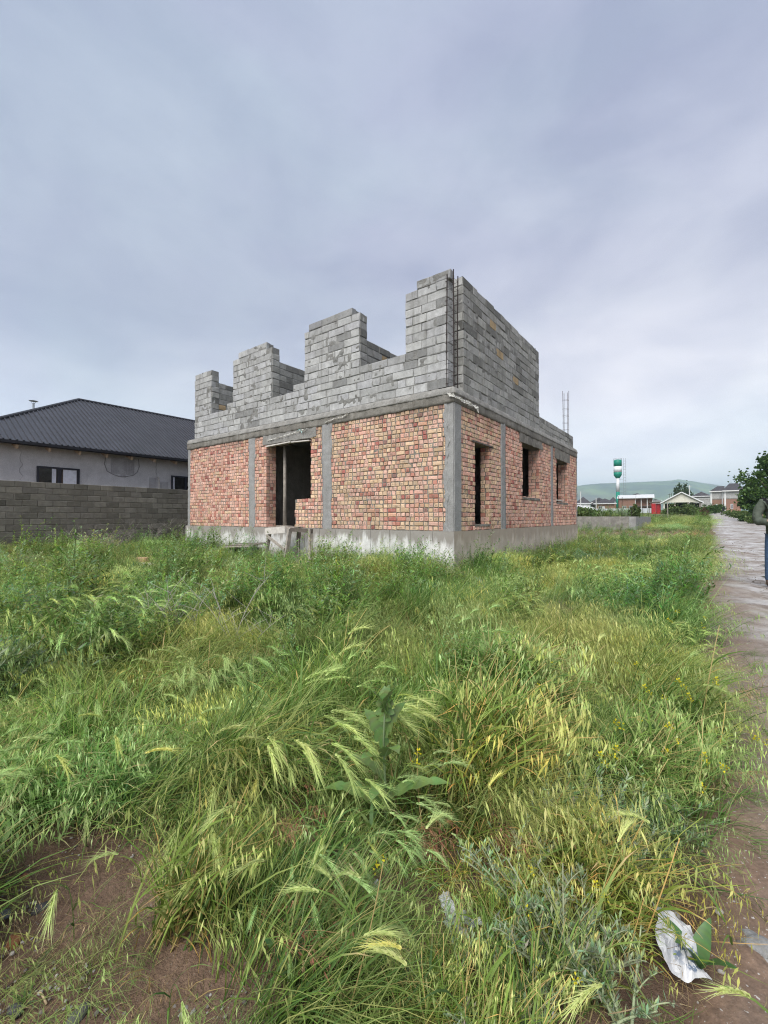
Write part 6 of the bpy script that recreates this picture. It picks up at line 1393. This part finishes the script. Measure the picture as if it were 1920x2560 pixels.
KJ = [(0, 0, .76, (.20, .165)), (0, 0, .98, (.185, .145)), (0, -.01, 1.14, (.17, .135)), (0, -.01, 1.32, (.195, .145)), (0, 0, 1.46, (.155, .11)), (0, 0, 1.53, (.085, .08)), (.205, .0, 1.47, .092), (.285, -.03, 1.30, .082), (.30, -.08, 1.155, .078), (.13, -.26, 1.16, .062), (.01, -.28, 1.18, .052), (-.205, .0, 1.47, .092), (-.285, -.03, 1.30, .082), (-.30, -.08, 1.135, .078), (-.11, -.245, 1.12, .062), (.03, -.26, 1.11, .05)]
skin_body('jacket', KJ, [(0, 1), (1, 2), (2, 3), (3, 4), (4, 5), (4, 6), (6, 7), (7, 8), (8, 9), (9, 10), (4, 11), (11, 12), (12, 13), (13, 14), (14, 15)], M_JACK, person, 1); jo = C.objects[-1] if False else person.children[-1]
tx = bpy.data.textures.new('cloth_folds', 'CLOUDS'); tx.noise_scale = .09; tx.noise_depth = 2
dm = jo.modifiers.new('folds', 'DISPLACE'); dm.texture = tx; dm.strength = .035; dm.mid_level = .5; dm.texture_coords = 'LOCAL'; jo.modifiers['smooth'].levels = 3; jo.modifiers['smooth'].render_levels = 3
TJ = [(0, 0, .95, (.15, .12)), (.10, 0, .84, .105), (.115, -.02, .5, .085), (.12, .03, .05, .072), (-.10, 0, .84, .105), (-.115, .01, .5, .085), (-.12, .05, .05, .072)]
skin_body('jeans', TJ, [(0, 1), (1, 2), (2, 3), (0, 4), (4, 5), (5, 6)], M_JEAN, person)
for sx, yo in ((1, .0), (-1, .02)): skin_body('boot', [(sx * .12, .03 + yo, .12, .07), (sx * .125, .02 + yo, .05, .06), (sx * .135, -.12 + yo, .045, .05)], [(0, 1), (1, 2)], M_BOOT, person, 1)
skin_body('hair', [(0, .0, 1.755, (.10, .115)), (0, .03, 1.68, (.105, .10)), (-.05, .03, 1.56, (.075, .07)), (-.09, -.05, 1.47, (.05, .05)), (.06, .04, 1.54, (.07, .06))], [(0, 1), (1, 2), (2, 3), (1, 4)], M_HAIR, person, 1)
skin_body('collar', [(-.10, .0, 1.53, .045), (0, .06, 1.55, .045), (.10, .0, 1.53, .045)], [(0, 1), (1, 2)], M_LINER, person, 1)
mb = MB(); pts = [(-.22, .02, 1.56), (-.21, -.08, 1.53), (-.13, -.155, 1.44), (0.0, -.178, 1.32), (.12, -.165, 1.20), (.19, -.09, 1.05)]; mb.ribbon(pts, [.055] * 6, (.35, -.1, .9)); mb.ribbon([(p[0] + .004, p[1] + .006, p[2] - .002) for p in pts], [.05] * 6, (.35, -.1, .9)); mb.build('bag_strap', M_BLKF2, person)
for sx in (-1, 1):
    mb = MB(); mb.rough_box(sx * .03 - .008, sx * .03 + .008, -.118, -.108, 1.685, 1.70, .01, .001, 1); mb.build('eye', M_BLKF2, person)
mb = MB(); mb.tube([(0, -.105, 1.69), (0, -.135, 1.655), (0, -.11, 1.645)], [.010, .015, .01], 6); mb.build('nose', M_SKIN, person, True); mb = MB(); mb.tube([(-.025, -.108, 1.62), (0, -.118, 1.622), (.025, -.108, 1.62)], .006, 5); mb.build('mouth', plain('lips', (.35, .13, .11), .5, .1, 5), person, True)
for sx in (-1, 1):                            # hands tucked over the forearms: palm, four fingers, thumb
    hx, hy, hz = (.10 * sx, -.30, 1.165 if sx < 0 else 1.13); ch = [(hx, hy, hz, .026), (hx - sx * -.03, hy - .012, hz, .03)]; ed = [(0, 1)]
    for k in range(4):
        b0 = (hx + sx * .05, hy - .012, hz + .024 - .016 * k); L = (.055, .062, .058, .046)[k]; i = len(ch); ch += [(*b0, .0095), (b0[0] + sx * L * .55, b0[1] + .004, b0[2] - .004, .0088), (b0[0] + sx * L, b0[1] + .02, b0[2] - .012, .0075)]; ed += [(1, i), (i, i + 1), (i + 1, i + 2)]
    i = len(ch); ch += [(hx + sx * .005, hy - .02, hz + .035, .0105), (hx + sx * .03, hy - .028, hz + .055, .009)]; ed += [(0, i), (i, i + 1)]
    skin_body('hand', ch, ed, M_SKIN, person, 0, 1)
a = at(1808, 88); a[2] = float(gh(a[0], a[1])) + .02
w_ = empty('person', tuple(a), .5, label='person in black clothes walking far down the track', cat='person')
skin_body('body', [(0, 0, .95, (.15, .12)), (0, -.04, 1.3, (.19, .13)), (0, -.06, 1.5, .07), (0, -.09, 1.66, .10), (.22, -.05, 1.42, .07), (.30, .05, 1.15, .055), (.27, -.1, .92, .04), (-.22, -.05, 1.42, .07), (-.31, .0, 1.15, .055), (-.30, -.15, .95, .04), (.1, 0, .86, .10), (.12, -.2, .48, .075), (.12, -.2, .07, .055), (-.1, 0, .86, .10), (-.11, .12, .48, .075), (-.11, .30, .10, .055)], [(0, 1), (1, 2), (2, 3), (1, 4), (4, 5), (5, 6), (1, 7), (7, 8), (8, 9), (0, 10), (10, 11), (11, 12), (0, 13), (13, 14), (14, 15)], M_BLKF2, w_)
skin_body('coat', [(0, 0, .75, (.24, .19)), (0, -.02, 1.1, (.22, .17)), (0, -.05, 1.42, (.25, .16)), (0, -.08, 1.66, .13)], [(0, 1), (1, 2), (2, 3)], M_BLKF2, w_)
